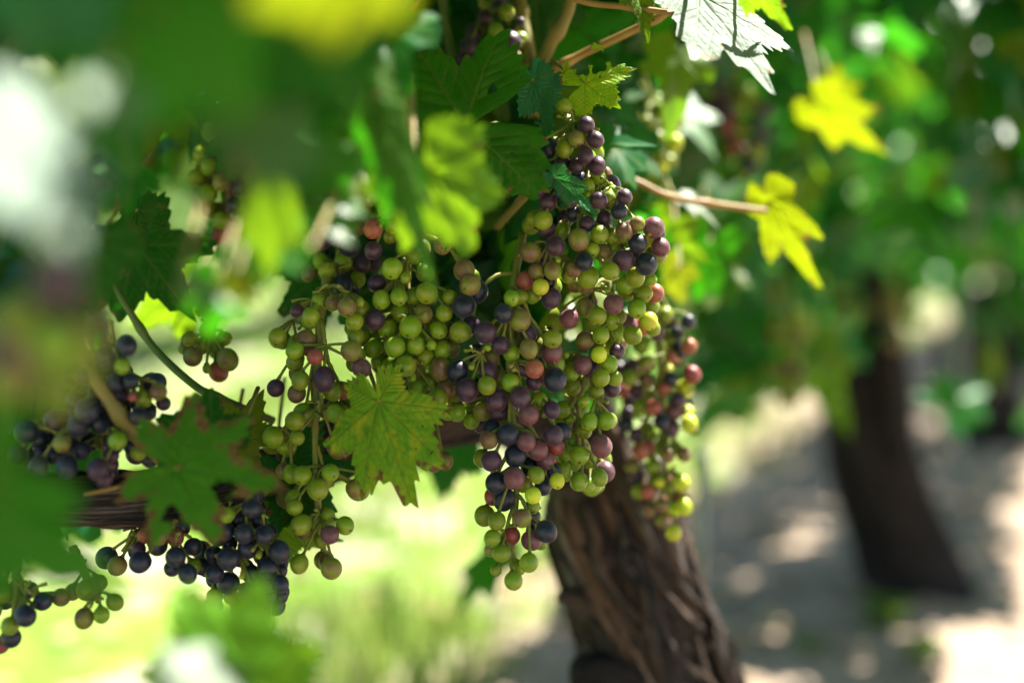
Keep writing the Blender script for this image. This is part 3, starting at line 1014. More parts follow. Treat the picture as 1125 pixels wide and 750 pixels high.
B4 = [(425,230,10.5,'O'),(410,251,10.5,'R'),(431,247,10.5,'G'),(410,275,9.7,'U'),(443,259,10,'g'),(431,295,12.4,'G'),(446,305,6.3,'G'),(486,270,10,'O'),(510,297,12.4,'O'),(514,314,10,'o'),
      (419,329,10.6,'G'),(438,326,9.6,'G'),(469,322,12,'G'),(494,326,8.5,'G'),(414,311,10,'u'),(412,351,11.2,'U'),(426,361,11.2,'G'),(451,359,12.5,'G'),(465,345,10.9,'O'),(488,344,10,'G'),(482,362,10.2,'G'),
      (503,364.5,11.6,'O'),(410,382,10.5,'g'),(434,381,11.7,'G'),(457,379,10.2,'G'),(474,379,5.4,'G'),(485.6,384,10,'g'),(496,383,10,'o'),(445.6,402,12,'G'),(484,405,12.3,'O'),
      (432,418.5,10.2,'G'),(453,415,4.6,'G'),(430,401,10,'g'),(467,392,10,'g'),(459,425.6,10,'g'),(472,419,10,'g'),(490,427,10.7,'o'),(481,437.6,10,'G'),(433,433,10,'g'),(416,397,8.5,'g'),
      (455,325,9,'g'),(440,343,10,'g'),(500,440,9,'g'),(467,300,10,'g'),(455,280,10,'g'),(492,452,9,'g'),(450,440,9,'g'),(446,452,9.5,'g'),(489,506,9.5,'O')]
B5 = [(381,337,10.5,'O'),(395,332,5.5,'G'),(389.6,353,10.2,'G'),(391,369,10,'g'),(341.6,347,10,'G'),(336,373,11,'o'),(305,370,10,'G'),(324,385,9.6,'G'),(346,392,9.3,'R'),(324,398,10,'g'),
      (386,385.6,11.7,'O'),(397,404,11,'P'),(356,416,13,'U'),(330,417.6,10.2,'G'),(365.6,429.6,10.6,'G'),(326,341,7,'u'),(365.6,333,9,'o'),(350,331,8,'g'),(326,432,10,'o'),(303,426,10,'u'),
      (377,430,9,'r'),(389,440,10,'g'),(324,462,11.1,'G'),(333,454,11,'g'),(326.5,481,8.4,'G'),(368,454,10.2,'G'),(300,480,12,'g'),(312,491,7.5,'g'),(370,492,11,'o'),(332,522,10.8,'G'),(320,520,10,'g'),
      (363,519,10,'G'),(349,537,12,'G'),(322,546,8.5,'g'),(323.6,557,9.2,'G'),(331,576,11.6,'G'),(360,566,8.5,'g'),(348,571,9,'g'),(362,587,10.7,'P'),(379,577,10.5,'G'),(329,619,10.6,'G'),(364,624,12,'O'),(356,594,4,'G'),
      (390,536,10,'o'),(387,444,10,'g'),(383,470,10,'r')]
B6 = [(276,557.6,10.8,'B'),(250,565.6,8.5,'G'),(248,583,10.2,'B'),(268,586,11.2,'B'),(290,587,10.6,'B'),(272,603,11,'B'),(307,605.6,12,'B'),(251,613.6,12.5,'B'),(294.4,623,12,'B'),(235,609,10,'b'),(275,629.6,10.5,'b'),
      (236,629.6,10.8,'B'),(251,640,12.2,'B'),(294.4,639,11,'B'),(308,641,9.8,'B'),(273,650.4,11.6,'B'),(307,625,9,'b'),(236,654.4,9.3,'g'),(254,655,8.5,'g'),(293,654,10.6,'b'),(308,655,8.5,'b'),(223,621.6,10,'b'),
      (260,570,10,'b'),(284,610,3.7,'G'),(265.6,633,3.2,'G'),(276,668,10,'b'),(290,672,9,'b'),(262,664,9,'b'),(240,590,10,'b'),(284,572,9,'b')]
B6b = [(154,617,12,'B'),(173.6,599,11,'b'),(175,589,10,'O'),(193,611.4,11.6,'B'),(206,629.6,10.2,'B'),(189,624,9,'b'),(193,590,9.5,'r'),(152.6,603,8,'u'),(213,621,8.5,'g'),(199,579,10,'b'),(129,621,11,'o'),(212,600,10,'b'),(160,588,9,'r')]
B7 = [(139,380,12,'B'),(115,391,10,'B'),(134,402,9,'G'),(115,403,10.5,'b'),(144,418.5,9.4,'B'),(127,421,11.3,'B'),(135.5,434,9,'u'),(146,436,5.5,'R'),(174,430,10,'O'),(157.6,437.5,9.5,'G'),(152,457,10.2,'B'),
      (92.5,413,10.4,'U'),(129,484,10.3,'G'),(152,497,9.3,'g'),(145,490,9,'b'),(108,515,12,'U'),(73.5,512,13,'B'),(43,512,11.5,'U'),(96,451,13,'B'),(109,464,11,'b'),(86,468,12,'B'),(30,474,13,'B'),(43,482,11,'b'),(68,487,10,'O'),(84,441,11,'b'),
      (60,462,12,'u'),(120,445,11,'b'),(104,432,11,'b'),(126,460,11,'b'),(20,500,11,'u'),(90,495,10,'b'),(122,500,9,'u'),(58,500,10,'b')]
B8 = [(28,676,12,'B'),(11,687,10.4,'G'),(12.6,700,11.4,'B'),(1,708,9,'R'),(47,660,10.5,'b'),(3,652,10,'g'),(67,656,10,'o'),(18,655,10,'g'),(33,648,9,'u'),(-12,690,11,'b'),(-8,670,10,'g')]
B8b = [(92.4,678.6,11,'O'),(111.4,675,9.2,'G'),(126,661,9.4,'G'),(95,648,11,'g'),(80,650,9,'o'),(108,640,10,'g')]
B9 = [(556.5,14,9.3,'G'),(544.5,34,9.2,'G'),(561,46,11.6,'U'),(572,44,9,'g'),(572,24,5,'U'),(560,67,8.5,'g'),(565,91,10,'O'),(561,78,8,'o'),(515,52,10.5,'U'),(533,20,9,'u'),(548,8,9,'u'),(520,36,10,'u'),(545,-8,10,'g'),(510,66,9,'u')]
B11 = [(353,263,11.5,'U'),(384,270,12,'B'),(359,297,9.6,'G'),(377,313,12,'B'),(393,307,9,'g'),(352,287,9.5,'g'),(377,288,10,'g'),(377,324,11,'b'),(340,275,9,'g'),(398,290,10,'u'),(366,250,9,'g'),(392,250,9,'o'),(372,232,10,'u'),(400,225,10,'g'),(350,240,9,'g'),(415,205,9,'o'),(388,205,9,'g'),(340,300,9,'o'),(330,285,9,'g')]
B12 = [(263,206,9.6,'B'),(243,200,10,'O'),(228,213,11,'g'),(257,225,8.5,'B'),(230,183,10,'g'),(243,242,10,'g'),(242,258,10,'r'),(216,195,10,'g'),(255,188,9,'u'),(230,230,9,'g'),(222,170,10,'g'),(250,170,10,'o'),(268,178,9,'b'),(240,150,10,'g'),(265,240,8,'u')]
B13 = [(208,372,8.5,'G'),(212,392,11,'O'),(250,395,12,'O'),(240,408,11,'R'),(227,405,5,'G'),(222,380,9,'g'),(238,385,10,'g'),(246,372,9,'g'),(228,362,9,'g')]

bunch("large central bunch of purple and green grapes tapering to a green tip", 0.703, B1, [(575,255,0.03),(562,330,0.005),(560,420,0.003),(567,520,0.002),(565,580,0),(561,622,0)], 22, majority='U')
bunch("purple and green bunch below the half eaten leaf with pink grapes at its right", 0.708, B2, [(600,90,0.06),(628,140,0.02),(640,190,0.012),(622,235,0.006),(640,275,0.004),(690,262,0.003)], 30)
bunch("mostly green bunch hanging between the central bunch and the red sunlit one", 0.722, B3, [(660,270,0.03),(672,330,0.012),(655,380,0.008),(637,440,0.006),(636,500,0.003)], 34)
bunch("green bunch right above the leaf with the brown blotches", 0.71, B4, [(470,190,0.06),(450,260,0.02),(448,330,0.010),(462,395,0.006),(453,440,0.004)], 36, ['G','G','G','O'])
bunch("loose straggly green bunch with long bare stem, pink grapes at its tip", 0.70, B5, [(362,290,0.03),(352,350,0.006),(348,430,0.003),(346,500,0.002),(351,590,0.002)], 36, ['G','O'], spread=10)
bunch("solid blue black bunch hanging lowest at lower left", 0.69, B6, [(300,530,0.02),(275,560,0.008),(270,610,0.006),(276,655,0.004)], 28, ['B'])
bunch("few blue black grapes under the old branch, left of the solid black bunch", 0.685, B6b, [(185,545,0.02),(180,580,0.006),(195,605,0.003)], 4, ['B'])
bunch("dark bunch with thick olive cane across it at the left", 0.66, B7, [(88,370,0.03),(105,410,0.012),(98,460,0.008),(75,500,0.004)], 44, ['B','U'])
bunch("bunch tip with black and green grapes in the bottom left corner", 0.665, B8, [(20,600,0.01),(18,640,0.004),(14,690,0.002)], 3)
bunch("small tip of three grapes dangling free in front of the bright ground", 0.68, B8b, [(80,600,0.01),(100,645,0.003),(108,662,0.001)], 0, tiny=2)
bunch("shaded bunch beside the big dark leaf at the top of the vine", 0.775, B9, [(520,-30,0.0),(532,10,0),(548,50,0),(560,95,0)], 6, ['G','U'])
bunch("dark shaded grapes to the left of the green bunch, under a blurred leaf", 0.735, B11, [(388,210,0.01),(380,250,0.005),(370,290,0.002),(372,325,0)], 20, ['B','U','G'])
bunch("shadowy bunch on reddish stem seen through the gap between blurred leaves", 0.77, B12, [(250,120,0.0),(252,170,0),(252,220,0),(243,255,0)], 12, ['G','U'], stem_mat=STEM_DRY)
bunch("small backlit bunch of olive grapes below the blurred leaf", 0.74, B13, [(232,330,0.0),(232,365,0),(240,395,0)], 2, ['G','O'], tiny=2)
# behind the focus, in the sun
B3r = []
for x, y, r, c in [(722,365,9,'U'),(731,346,9,'G'),(756,353,8,'B'),(757,380,9,'R'),(747,384,9,'b'),(760,411,9.5,'R'),(691.6,415,9,'G'),(693,403,9.5,'u'),(711,399,9,'O'),(710,418,9,'o'),(737,416,8,'B'),(738,392,6,'R'),(752,427,10,'Y'),(729,427,8,'R'),
                   (700,428,9,'u'),(684,428,9,'r'),(692,440,9,'u'),(712,433,9,'g'),(735,405,5,'Y'),(745,440,9,'U'),(755,445,7,'b'),(718,447,9,'R'),(703,447,9,'g'),(727,463,9,'B'),(757,465,9.5,'Y'),(755,452,8,'Y'),(740,452,9,'P'),(762,470,8,'g'),
                   (700,478,9,'u'),(688,466,8,'b'),(704,495,10,'R'),(689,455,9,'u'),(715,475,9,'g'),(738,470,9,'U'),(728,492,9,'g'),(751,499,8,'O'),(742,492,8,'g'),(695,512,9,'o'),(718,512,9,'g'),(698,523,9,'u'),(711,540,8.5,'R'),(722,528,8,'g'),
                   (733,500,9,'O'),(748,530,10,'Y'),(733,536,8,'g'),(724,530,6,'Y'),(743,523,5,'Y'),(727,555,8,'O'),(752,556,9.3,'Y'),(741,560,7,'y'),(727,572,8,'o'),(740,585,9.5,'Y'),(713,560,8,'O'),(680,405,9,'u'),(705,380,9,'g'),(745,365,8,'b'),(735,375,8,'g')]:
    B3r.append((x, y, r, c))
bunch("sunlit bunch of red, dark and painted sunlit green grapes right of the trunk top", 0.815, B3r, [(715,320,0.0),(722,370,0),(728,430,0),(730,500,0),(737,565,0)], 16, ['G','R','U'], spread=10)
B10 = [(666,121,9,'G'),(691,131,9,'G'),(711,136,9.5,'G'),(725,120,9,'G'),(733,133,9,'Y'),(678,140,9.5,'G'),(722,152,9,'G'),(741,157,9,'Y'),(709,168,9,'G'),(725,171,9,'G'),(698,152,9,'G'),(725,183,8,'Y'),(700,185,8,'g'),(685,155,8,'g'),(715,120,8,'g'),(738,145,8,'g'),(735,178,8,'g'),(690,118,8,'g')]
bunch("soft focus green bunch just right of the half eaten leaf", 0.90, B10, [(705,70,0.0),(710,110,0),(715,150,0),(722,185,0)], 10, ['G'])
B14 = [(799,123,9,'U'),(798,140,8,'R'),(831,136,9,'B'),(823,181,9,'B'),(810,205,8,'U'),(790,112,8,'U'),(812,118,8,'g'),(815,140,8,'g'),(806,160,8,'r'),(835,150,8,'U'),(820,100,8,'G'),(790,95,8,'u'),(815,168,8,'u'),(830,165,8,'g'),(840,120,8,'U'),(815,190,8,'g'),(828,200,8,'u'),(800,150,8,'b')]
bunch("out of focus purple bunch below the leaf with painted sheen", 1.08, B14, [(810,60,0.0),(812,100,0),(815,150,0),(818,205,0)], 12, ['U','G','R'])
# near the lens, far out of focus
BF = [(65,303,26,'U'),(45,330,20,'u'),(60,378,26,'G'),(92,398,20,'G'),(28,395,24,'O'),(64,432,22,'G'),(20,350,24,'G'),(80,345,20,'u'),(10,420,22,'g'),(5,378,22,'u'),(98,365,18,'O')]
bunch("very blurred olive bunch close to the lens at the left edge", 0.37, BF, [(50,230,0.0),(50,300,0),(52,380,0),(50,450,0)], 0, tiny=0)
LEAF_SPOTS_LIT += [(at(752, 440, 0.81), 0.05), (at(748, 530, 0.81), 0.05), (at(752, 556, 0.81), 0.05), (at(757, 465, 0.81), 0.05), (at(712, 352, 0.715), 0.012), (at(757, 380, .81), 0.018),
                   (at(719, 322, 0.715), 0.010), (at(740, 585, 0.81), 0.015), (at(735, 133, 0.9), 0.012)]

# ------------------------------------------------------------------ single leaves of the near vine
BIG = [(0, 1.0), (72, 1.10), (122, 0.92)]
hero_leaf("big dark green leaf with brown holes at the top of the sharp grapes", (511,137,0.700), (388,170,0.705), (0.15,-1,0.35), 'mid', BIG, 0.60, 0.12, 0.10, 0.05, holes=[(0.30,0.42,0.035),(0.25,-0.30,0.03),(0.10,0.25,0.02)], stalk=(548,135,0.76), seed=21)
hero_leaf("blurred mid green leaf hanging folded in front of the green bunch", (415,105,0.545), (492,335,0.560), (0.3,-0.85,0.25), 'mid', [(0,1.0),(30,0.62),(80,0.40),(120,0.3)], 0.9, 0.12, 0.1, 0.03, -0.2, seed=4, detail=1, width=0.42)
hero_leaf("light green blurred leaf just right of the folded hanging leaf", (472,185,0.575), (522,282,0.58), (0.1,-0.85,0.25), 'fresh', [(0,1.0),(44,0.85),(100,0.7)], 0.8, 0.2, 0.1, 0.05, seed=6, detail=1, lit=True)
hero_leaf("small bluish green serrated leaf hanging by the upright cane", (585,88,0.735), (611,157,0.728), (0.5,-0.85,0.2), 'teal', [(0,1.0),(44,0.72),(105,0.5)], 0.75, 0.25, 0.2, 0.06, 0.15, holes=[(0.12,0.55,0.06)], seed=7, stalk=(594,70,0.76), width=0.85)
hero_leaf("half eaten yellow green leaf with brown chewed rim on the tan cane", (643,92,0.722), (692,70,0.715), (0.1,-0.9,0.5), 'brown', [(0,1.0),(58,0.95),(110,0.75)], 0.7, 0.2, 0.1, 0.07, holes=[(-0.40,0.42,0.25),(-0.5,0.05,0.25),(-0.3,0.75,0.14),(0.42,0.95,0.2)], seed=8, stalk=(606,66,0.765))
hero_leaf("narrow bluish green leaf tip lying across the purple grapes", (610,195,0.696), (659,239,0.694), (-0.3,-0.75,0.65), 'teal', [(0,1.0),(30,0.60),(95,0.30)], 0.85, 0.1, 0.1, 0.05, 0.35, seed=9, stalk=(590,190,0.73), width=0.8, stalk_mat=CANE_T)
hero_leaf("toothed leaf with painted pale sheen at the top, right of the tan canes", (768,-6,0.715), (852,98,0.70), mat='painted_sheen', lobes=[(0,1.0),(38,0.80),(100,0.5)], sinus=0.78, bend=0.03, cup=0.04, wav=0.02, seed=10, glint=True, stalk=(735,12,0.745), width=0.85)
hero_leaf("backlit green leaf lobe with brown tip above the leaf with painted sheen", (815,-40,0.665), (866,38,0.66), (-0.3,-0.8,-0.5), 'fresh', [(0,1.0),(45,0.7),(105,0.4)], 0.8, 0.2, 0.1, 0.06, seed=11, lit=True, width=0.7)
hero_leaf("small fresh green leaf at the top, left of the leaf with painted sheen", (695,-30,0.735), (720,39,0.725), (0.5,-0.8,0.1), 'fresh', [(0,1.0),(45,0.75),(100,0.5)], 0.75, 0.2, 0.15, 0.05, 0.2, seed=12, width=0.8, lit=True)
hero_leaf("small yellow leaf tip above the leaf with painted sheen", (845,-25,0.70), (850,16,0.70), (0.1,-0.9,-0.3), 'yellow', seed=13, detail=1, lit=True, width=0.7)
hero_leaf("green leaf with brown blotches in the middle, under the green bunch", (416,440,0.684), (450,556,0.672), (-0.10,-0.80,0.50), 'brown', [(0,1.0),(35,0.92),(72,0.80),(128,0.42)], 0.76, 0.30, 0.14, 0.08, -0.16, seed=30, stalk=(406,408,0.72), stalk_mat=CANE_T, width=0.80)
hero_leaf("ragged green leaf with dry brown edges and a hole, left of the black bunch", (196,513,0.625), (318,533,0.620), (0.0,-0.85,0.5), 'edged', [(0,1.0),(50,0.80),(96,0.76),(140,0.6)], 0.62, 0.12, 0.10, 0.06, holes=[(0.14,0.44,0.085),(-0.35,0.70,0.06),(0.42,0.05,0.07)], seed=15, stalk=(80,545,0.68), stalk_mat=CANE_T)
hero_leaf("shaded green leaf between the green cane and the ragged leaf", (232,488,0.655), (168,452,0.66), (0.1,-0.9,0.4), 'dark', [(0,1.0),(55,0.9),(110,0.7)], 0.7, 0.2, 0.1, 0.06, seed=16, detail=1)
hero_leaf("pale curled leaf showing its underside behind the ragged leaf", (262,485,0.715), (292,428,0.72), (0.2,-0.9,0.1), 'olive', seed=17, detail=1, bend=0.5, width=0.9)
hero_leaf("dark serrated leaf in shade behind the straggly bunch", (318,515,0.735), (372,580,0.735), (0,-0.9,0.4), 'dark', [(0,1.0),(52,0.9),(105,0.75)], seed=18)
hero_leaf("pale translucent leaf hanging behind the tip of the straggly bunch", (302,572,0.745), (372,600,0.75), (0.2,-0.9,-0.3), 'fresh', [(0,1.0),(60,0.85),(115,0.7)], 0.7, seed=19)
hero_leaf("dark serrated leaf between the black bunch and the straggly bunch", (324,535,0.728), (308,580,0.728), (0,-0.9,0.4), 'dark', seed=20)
hero_leaf("dim rounded leaf behind the tip of the blotched leaf", (495,470,0.93), (486,552,0.93), (0.1,-0.9,0.2), 'dark', [(0,1.0),(50,0.85),(100,0.65)], 0.8, seed=22, detail=1, width=0.8)
hero_leaf("small dark blurred leaf hanging alone left of the trunk", (548,606,1.02), (494,672,1.02), (-0.5,-0.7,0.2), 'mid', [(0,1.0),(42,0.7),(95,0.5)], 0.8, seed=23, detail=1, width=0.6, stalk=(615,610,0.93))
hero_leaf("olive leaf behind the purple grapes, below the soft green bunch", (686,172,0.93), (692,238,0.92), (0.1,-0.9,0.2), 'olive', seed=24, detail=1)
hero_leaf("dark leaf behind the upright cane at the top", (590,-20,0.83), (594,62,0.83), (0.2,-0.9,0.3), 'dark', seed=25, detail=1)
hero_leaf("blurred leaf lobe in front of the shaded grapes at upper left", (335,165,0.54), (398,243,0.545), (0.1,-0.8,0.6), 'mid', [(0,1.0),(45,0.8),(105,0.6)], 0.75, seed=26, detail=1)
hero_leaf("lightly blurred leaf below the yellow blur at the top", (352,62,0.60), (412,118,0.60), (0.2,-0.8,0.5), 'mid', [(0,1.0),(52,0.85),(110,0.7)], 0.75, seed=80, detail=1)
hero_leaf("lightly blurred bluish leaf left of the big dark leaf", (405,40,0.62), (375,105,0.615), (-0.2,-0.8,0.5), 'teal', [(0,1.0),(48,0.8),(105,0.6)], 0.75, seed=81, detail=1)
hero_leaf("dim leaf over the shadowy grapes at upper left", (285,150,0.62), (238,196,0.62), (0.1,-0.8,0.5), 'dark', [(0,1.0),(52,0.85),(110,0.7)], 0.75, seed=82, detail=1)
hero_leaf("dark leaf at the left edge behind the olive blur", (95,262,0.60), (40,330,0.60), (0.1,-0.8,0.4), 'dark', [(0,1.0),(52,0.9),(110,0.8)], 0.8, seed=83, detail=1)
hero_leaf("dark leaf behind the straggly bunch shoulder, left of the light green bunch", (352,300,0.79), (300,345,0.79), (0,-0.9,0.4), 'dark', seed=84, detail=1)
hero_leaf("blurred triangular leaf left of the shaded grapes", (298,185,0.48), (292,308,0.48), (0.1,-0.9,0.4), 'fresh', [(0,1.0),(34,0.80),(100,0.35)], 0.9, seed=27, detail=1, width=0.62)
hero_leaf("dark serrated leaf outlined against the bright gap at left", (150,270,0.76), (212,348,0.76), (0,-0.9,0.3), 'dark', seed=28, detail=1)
hero_leaf("hanging dark leaf beside the thin stem at far left", (150,232,0.73), (132,312,0.73), (0.4,-0.8,0.3), 'dark', [(0,1.0),(40,0.7),(100,0.5)], seed=29, detail=1, width=0.6)
hero_leaf("pale green sunlit leaf behind the green cane at left", (200,320,0.86), (140,365,0.87), (0,-0.9,-0.2), 'fresh', seed=31, detail=1, lit=True)
# close to the lens
hero_leaf("very blurred leaf with painted whitish sheen close to the lens at the left edge", (0,140,0.33), (80,268,0.33), mat='painted_sheen', lobes=[(0,1.0),(55,0.9),(110,0.8)], sinus=0.85, bend=0.02, cup=0.03, wav=0.01, glint=True, seed=40, detail=1, width=0.75)
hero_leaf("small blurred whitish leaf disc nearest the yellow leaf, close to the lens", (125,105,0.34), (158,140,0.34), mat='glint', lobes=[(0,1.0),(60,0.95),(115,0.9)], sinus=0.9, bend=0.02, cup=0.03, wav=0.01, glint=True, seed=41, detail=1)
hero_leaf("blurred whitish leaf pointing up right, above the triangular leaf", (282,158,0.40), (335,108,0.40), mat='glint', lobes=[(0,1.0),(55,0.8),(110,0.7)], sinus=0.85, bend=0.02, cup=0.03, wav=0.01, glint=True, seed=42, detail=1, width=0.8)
hero_leaf("bright yellow sunlit leaf blurred at the top edge", (395,-40,0.34), (270,15,0.335), (0.2,-0.75,-0.35), 'yellow', [(0,1.0),(50,0.8),(105,0.6)], 0.8, seed=43, detail=1, lit=True)
hero_leaf("broad blurred green leaf between the two whitish leaves", (170,10,0.37), (290,118,0.37), (0.0,-0.75,0.55), 'mid', [(0,1.0),(52,0.9),(110,0.8)], 0.8, seed=44, detail=1)
hero_leaf("blurred deep green leaf behind the broad blurred leaf, at the top", (320,10,0.42), (400,110,0.42), (0.1,-0.85,0.4), 'dark', [(0,1.0),(52,0.95),(110,0.8)], 0.8, seed=45, detail=1)
hero_leaf("blurred bluish green leaf in the top left corner", (60,-30,0.36), (20,70,0.36), (0.1,-0.8,0.5), 'teal', [(0,1.0),(52,0.95),(110,0.8)], 0.8, seed=46, detail=1)
hero_leaf("blurred leaf with whitish gleam above the small olive bunch", (215,315,0.46), (262,340,0.46), mat='glint', lobes=[(0,1.0),(55,0.6),(110,0.5)], sinus=0.9, bend=0.02, cup=0.03, wav=0.01, glint=True, seed=47, detail=1, width=0.7)
hero_leaf("small yellow leaf beside the whitish gleam", (262,312,0.48), (285,338,0.48), (0.1,-0.8,-0.3), 'yellow', seed=48, detail=1, lit=True)
hero_leaf("blurred green leaf hanging over the small olive bunch", (238,312,0.50), (226,385,0.505), (0.1,-0.8,0.5), 'mid', [(0,1.0),(45,0.7),(110,0.5)], 0.8, seed=49, detail=1)
hero_leaf("small blurred green leaf pointing left under the triangular leaf", (312,268,0.50), (222,290,0.50), (0.0,-0.7,0.65), 'mid', [(0,1.0),(52,0.7),(110,0.5)], 0.8, seed=50, detail=1)
hero_leaf("large dark blurred leaf close to the lens at lower left", (-45,548,0.42), (130,646,0.41), (0.1,-0.8,0.5), 'mid', [(0,1.0),(35,0.62),(90,0.40)], 0.9, seed=51, detail=1)
hero_leaf("blurred leaf above the large dark leaf at the left edge", (-35,440,0.40), (12,560,0.41), (0.5,-0.8,0.3), 'mid', [(0,1.0),(40,0.6),(110,0.4)], 0.85, seed=52, detail=1, width=0.8)
hero_leaf("blurred green leaf at the bottom, under the black bunch", (262,752,0.48), (185,640,0.49), (0.0,-0.75,0.2), 'fresh', [(0,1.0),(46,0.86),(105,0.7)], 0.78, seed=53, detail=1, lit=True, stalk=(300,830,0.5))
hero_leaf("blurred pointed green leaf at the bottom, right of the whitish gleam", (262,742,0.50), (362,710,0.51), (0.1,-0.75,0.3), 'mid', [(0,1.0),(62,0.9),(105,0.7)], 0.72, seed=54, detail=1, lit=True, stalk=(290,830,0.52))
hero_leaf("whitish gleaming blurred leaf at the bottom edge", (225,752,0.44), (180,712,0.44), mat='glint', lobes=[(0,1.0),(55,0.95),(110,0.9)], sinus=0.9, bend=0.02, cup=0.03, wav=0.01, glint=True, seed=55, detail=1, stalk=(260,830,0.45))
# right of the near vine, between it and the second one
hero_leaf("yellow backlit lobed leaf below and right of the leaf with painted sheen", (906,120,1.0), (970,177,1.0), (-0.35,-0.6,-0.6), 'yellow', [(0,1.0),(48,0.70),(104,0.55)], 0.70, seed=60, detail=1, lit=True, width=0.9)
hero_leaf("yellow leaf behind the backlit lobed leaf", (918,92,1.05), (950,122,1.05), (0.1,-0.75,-0.5), 'yellow', [(0,1.0),(50,0.8),(110,0.6)], 0.6, seed=61, detail=1, lit=True, width=0.7)
hero_leaf("yellow narrow backlit leaf hanging at the end of the reddish cane", (846,220,0.865), (896,328,0.86), (-0.25,-0.75,-0.45), 'yellow', [(0,1.0),(38,0.66),(95,0.36)], 0.72, seed=62, detail=1, lit=True, width=0.75, stalk=(838,231,0.86))
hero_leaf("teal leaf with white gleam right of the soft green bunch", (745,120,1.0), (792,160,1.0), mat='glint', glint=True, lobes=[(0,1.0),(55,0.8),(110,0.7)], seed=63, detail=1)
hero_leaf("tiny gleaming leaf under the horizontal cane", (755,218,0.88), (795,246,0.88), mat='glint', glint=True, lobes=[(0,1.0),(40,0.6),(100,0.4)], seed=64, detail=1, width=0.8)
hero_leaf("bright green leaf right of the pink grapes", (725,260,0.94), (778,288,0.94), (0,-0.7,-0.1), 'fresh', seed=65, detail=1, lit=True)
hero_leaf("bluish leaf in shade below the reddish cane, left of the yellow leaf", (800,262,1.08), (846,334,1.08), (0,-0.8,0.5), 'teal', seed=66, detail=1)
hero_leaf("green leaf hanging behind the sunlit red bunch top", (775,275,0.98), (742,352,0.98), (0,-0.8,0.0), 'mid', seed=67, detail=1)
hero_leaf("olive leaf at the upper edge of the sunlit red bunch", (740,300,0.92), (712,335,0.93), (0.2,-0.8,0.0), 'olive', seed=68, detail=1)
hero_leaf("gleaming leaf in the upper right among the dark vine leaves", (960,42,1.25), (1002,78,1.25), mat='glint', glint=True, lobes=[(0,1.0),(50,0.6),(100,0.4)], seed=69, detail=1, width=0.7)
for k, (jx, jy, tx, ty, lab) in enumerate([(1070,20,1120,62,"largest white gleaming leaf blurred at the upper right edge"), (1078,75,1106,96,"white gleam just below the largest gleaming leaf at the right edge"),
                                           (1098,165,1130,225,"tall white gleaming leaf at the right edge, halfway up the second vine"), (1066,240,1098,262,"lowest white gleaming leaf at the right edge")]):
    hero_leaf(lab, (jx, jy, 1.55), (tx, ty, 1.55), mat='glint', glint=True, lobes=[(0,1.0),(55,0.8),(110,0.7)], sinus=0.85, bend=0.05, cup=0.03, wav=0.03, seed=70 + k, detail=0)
hero_leaf("small round yellow leaf against the dark second vine", (1026,195,1.5), (1034,216,1.5), (0.0,-0.8,-0.5), 'yellow', seed=75, detail=0, lit=True)
hero_leaf("bluish green leaf hanging lowest over the second trunk", (912,375,1.55), (918,432,1.55), (0,-0.8,0.5), 'teal', seed=76, detail=0)

# ------------------------------------------------------------------ foliage masses
def seg_pt_dist(p, a, d):
    v = p - a
    t = v.dot(d)
    if t < 0.02: return 9.0
    return (v - d * t).length


GAPS = [(165,300,45),(215,215,22),(138,350,22),(200,400,45),(160,370,45),(270,390,38),(330,330,22),(345,365,30),(445,225,0),(300,410,25),(395,600,60)]


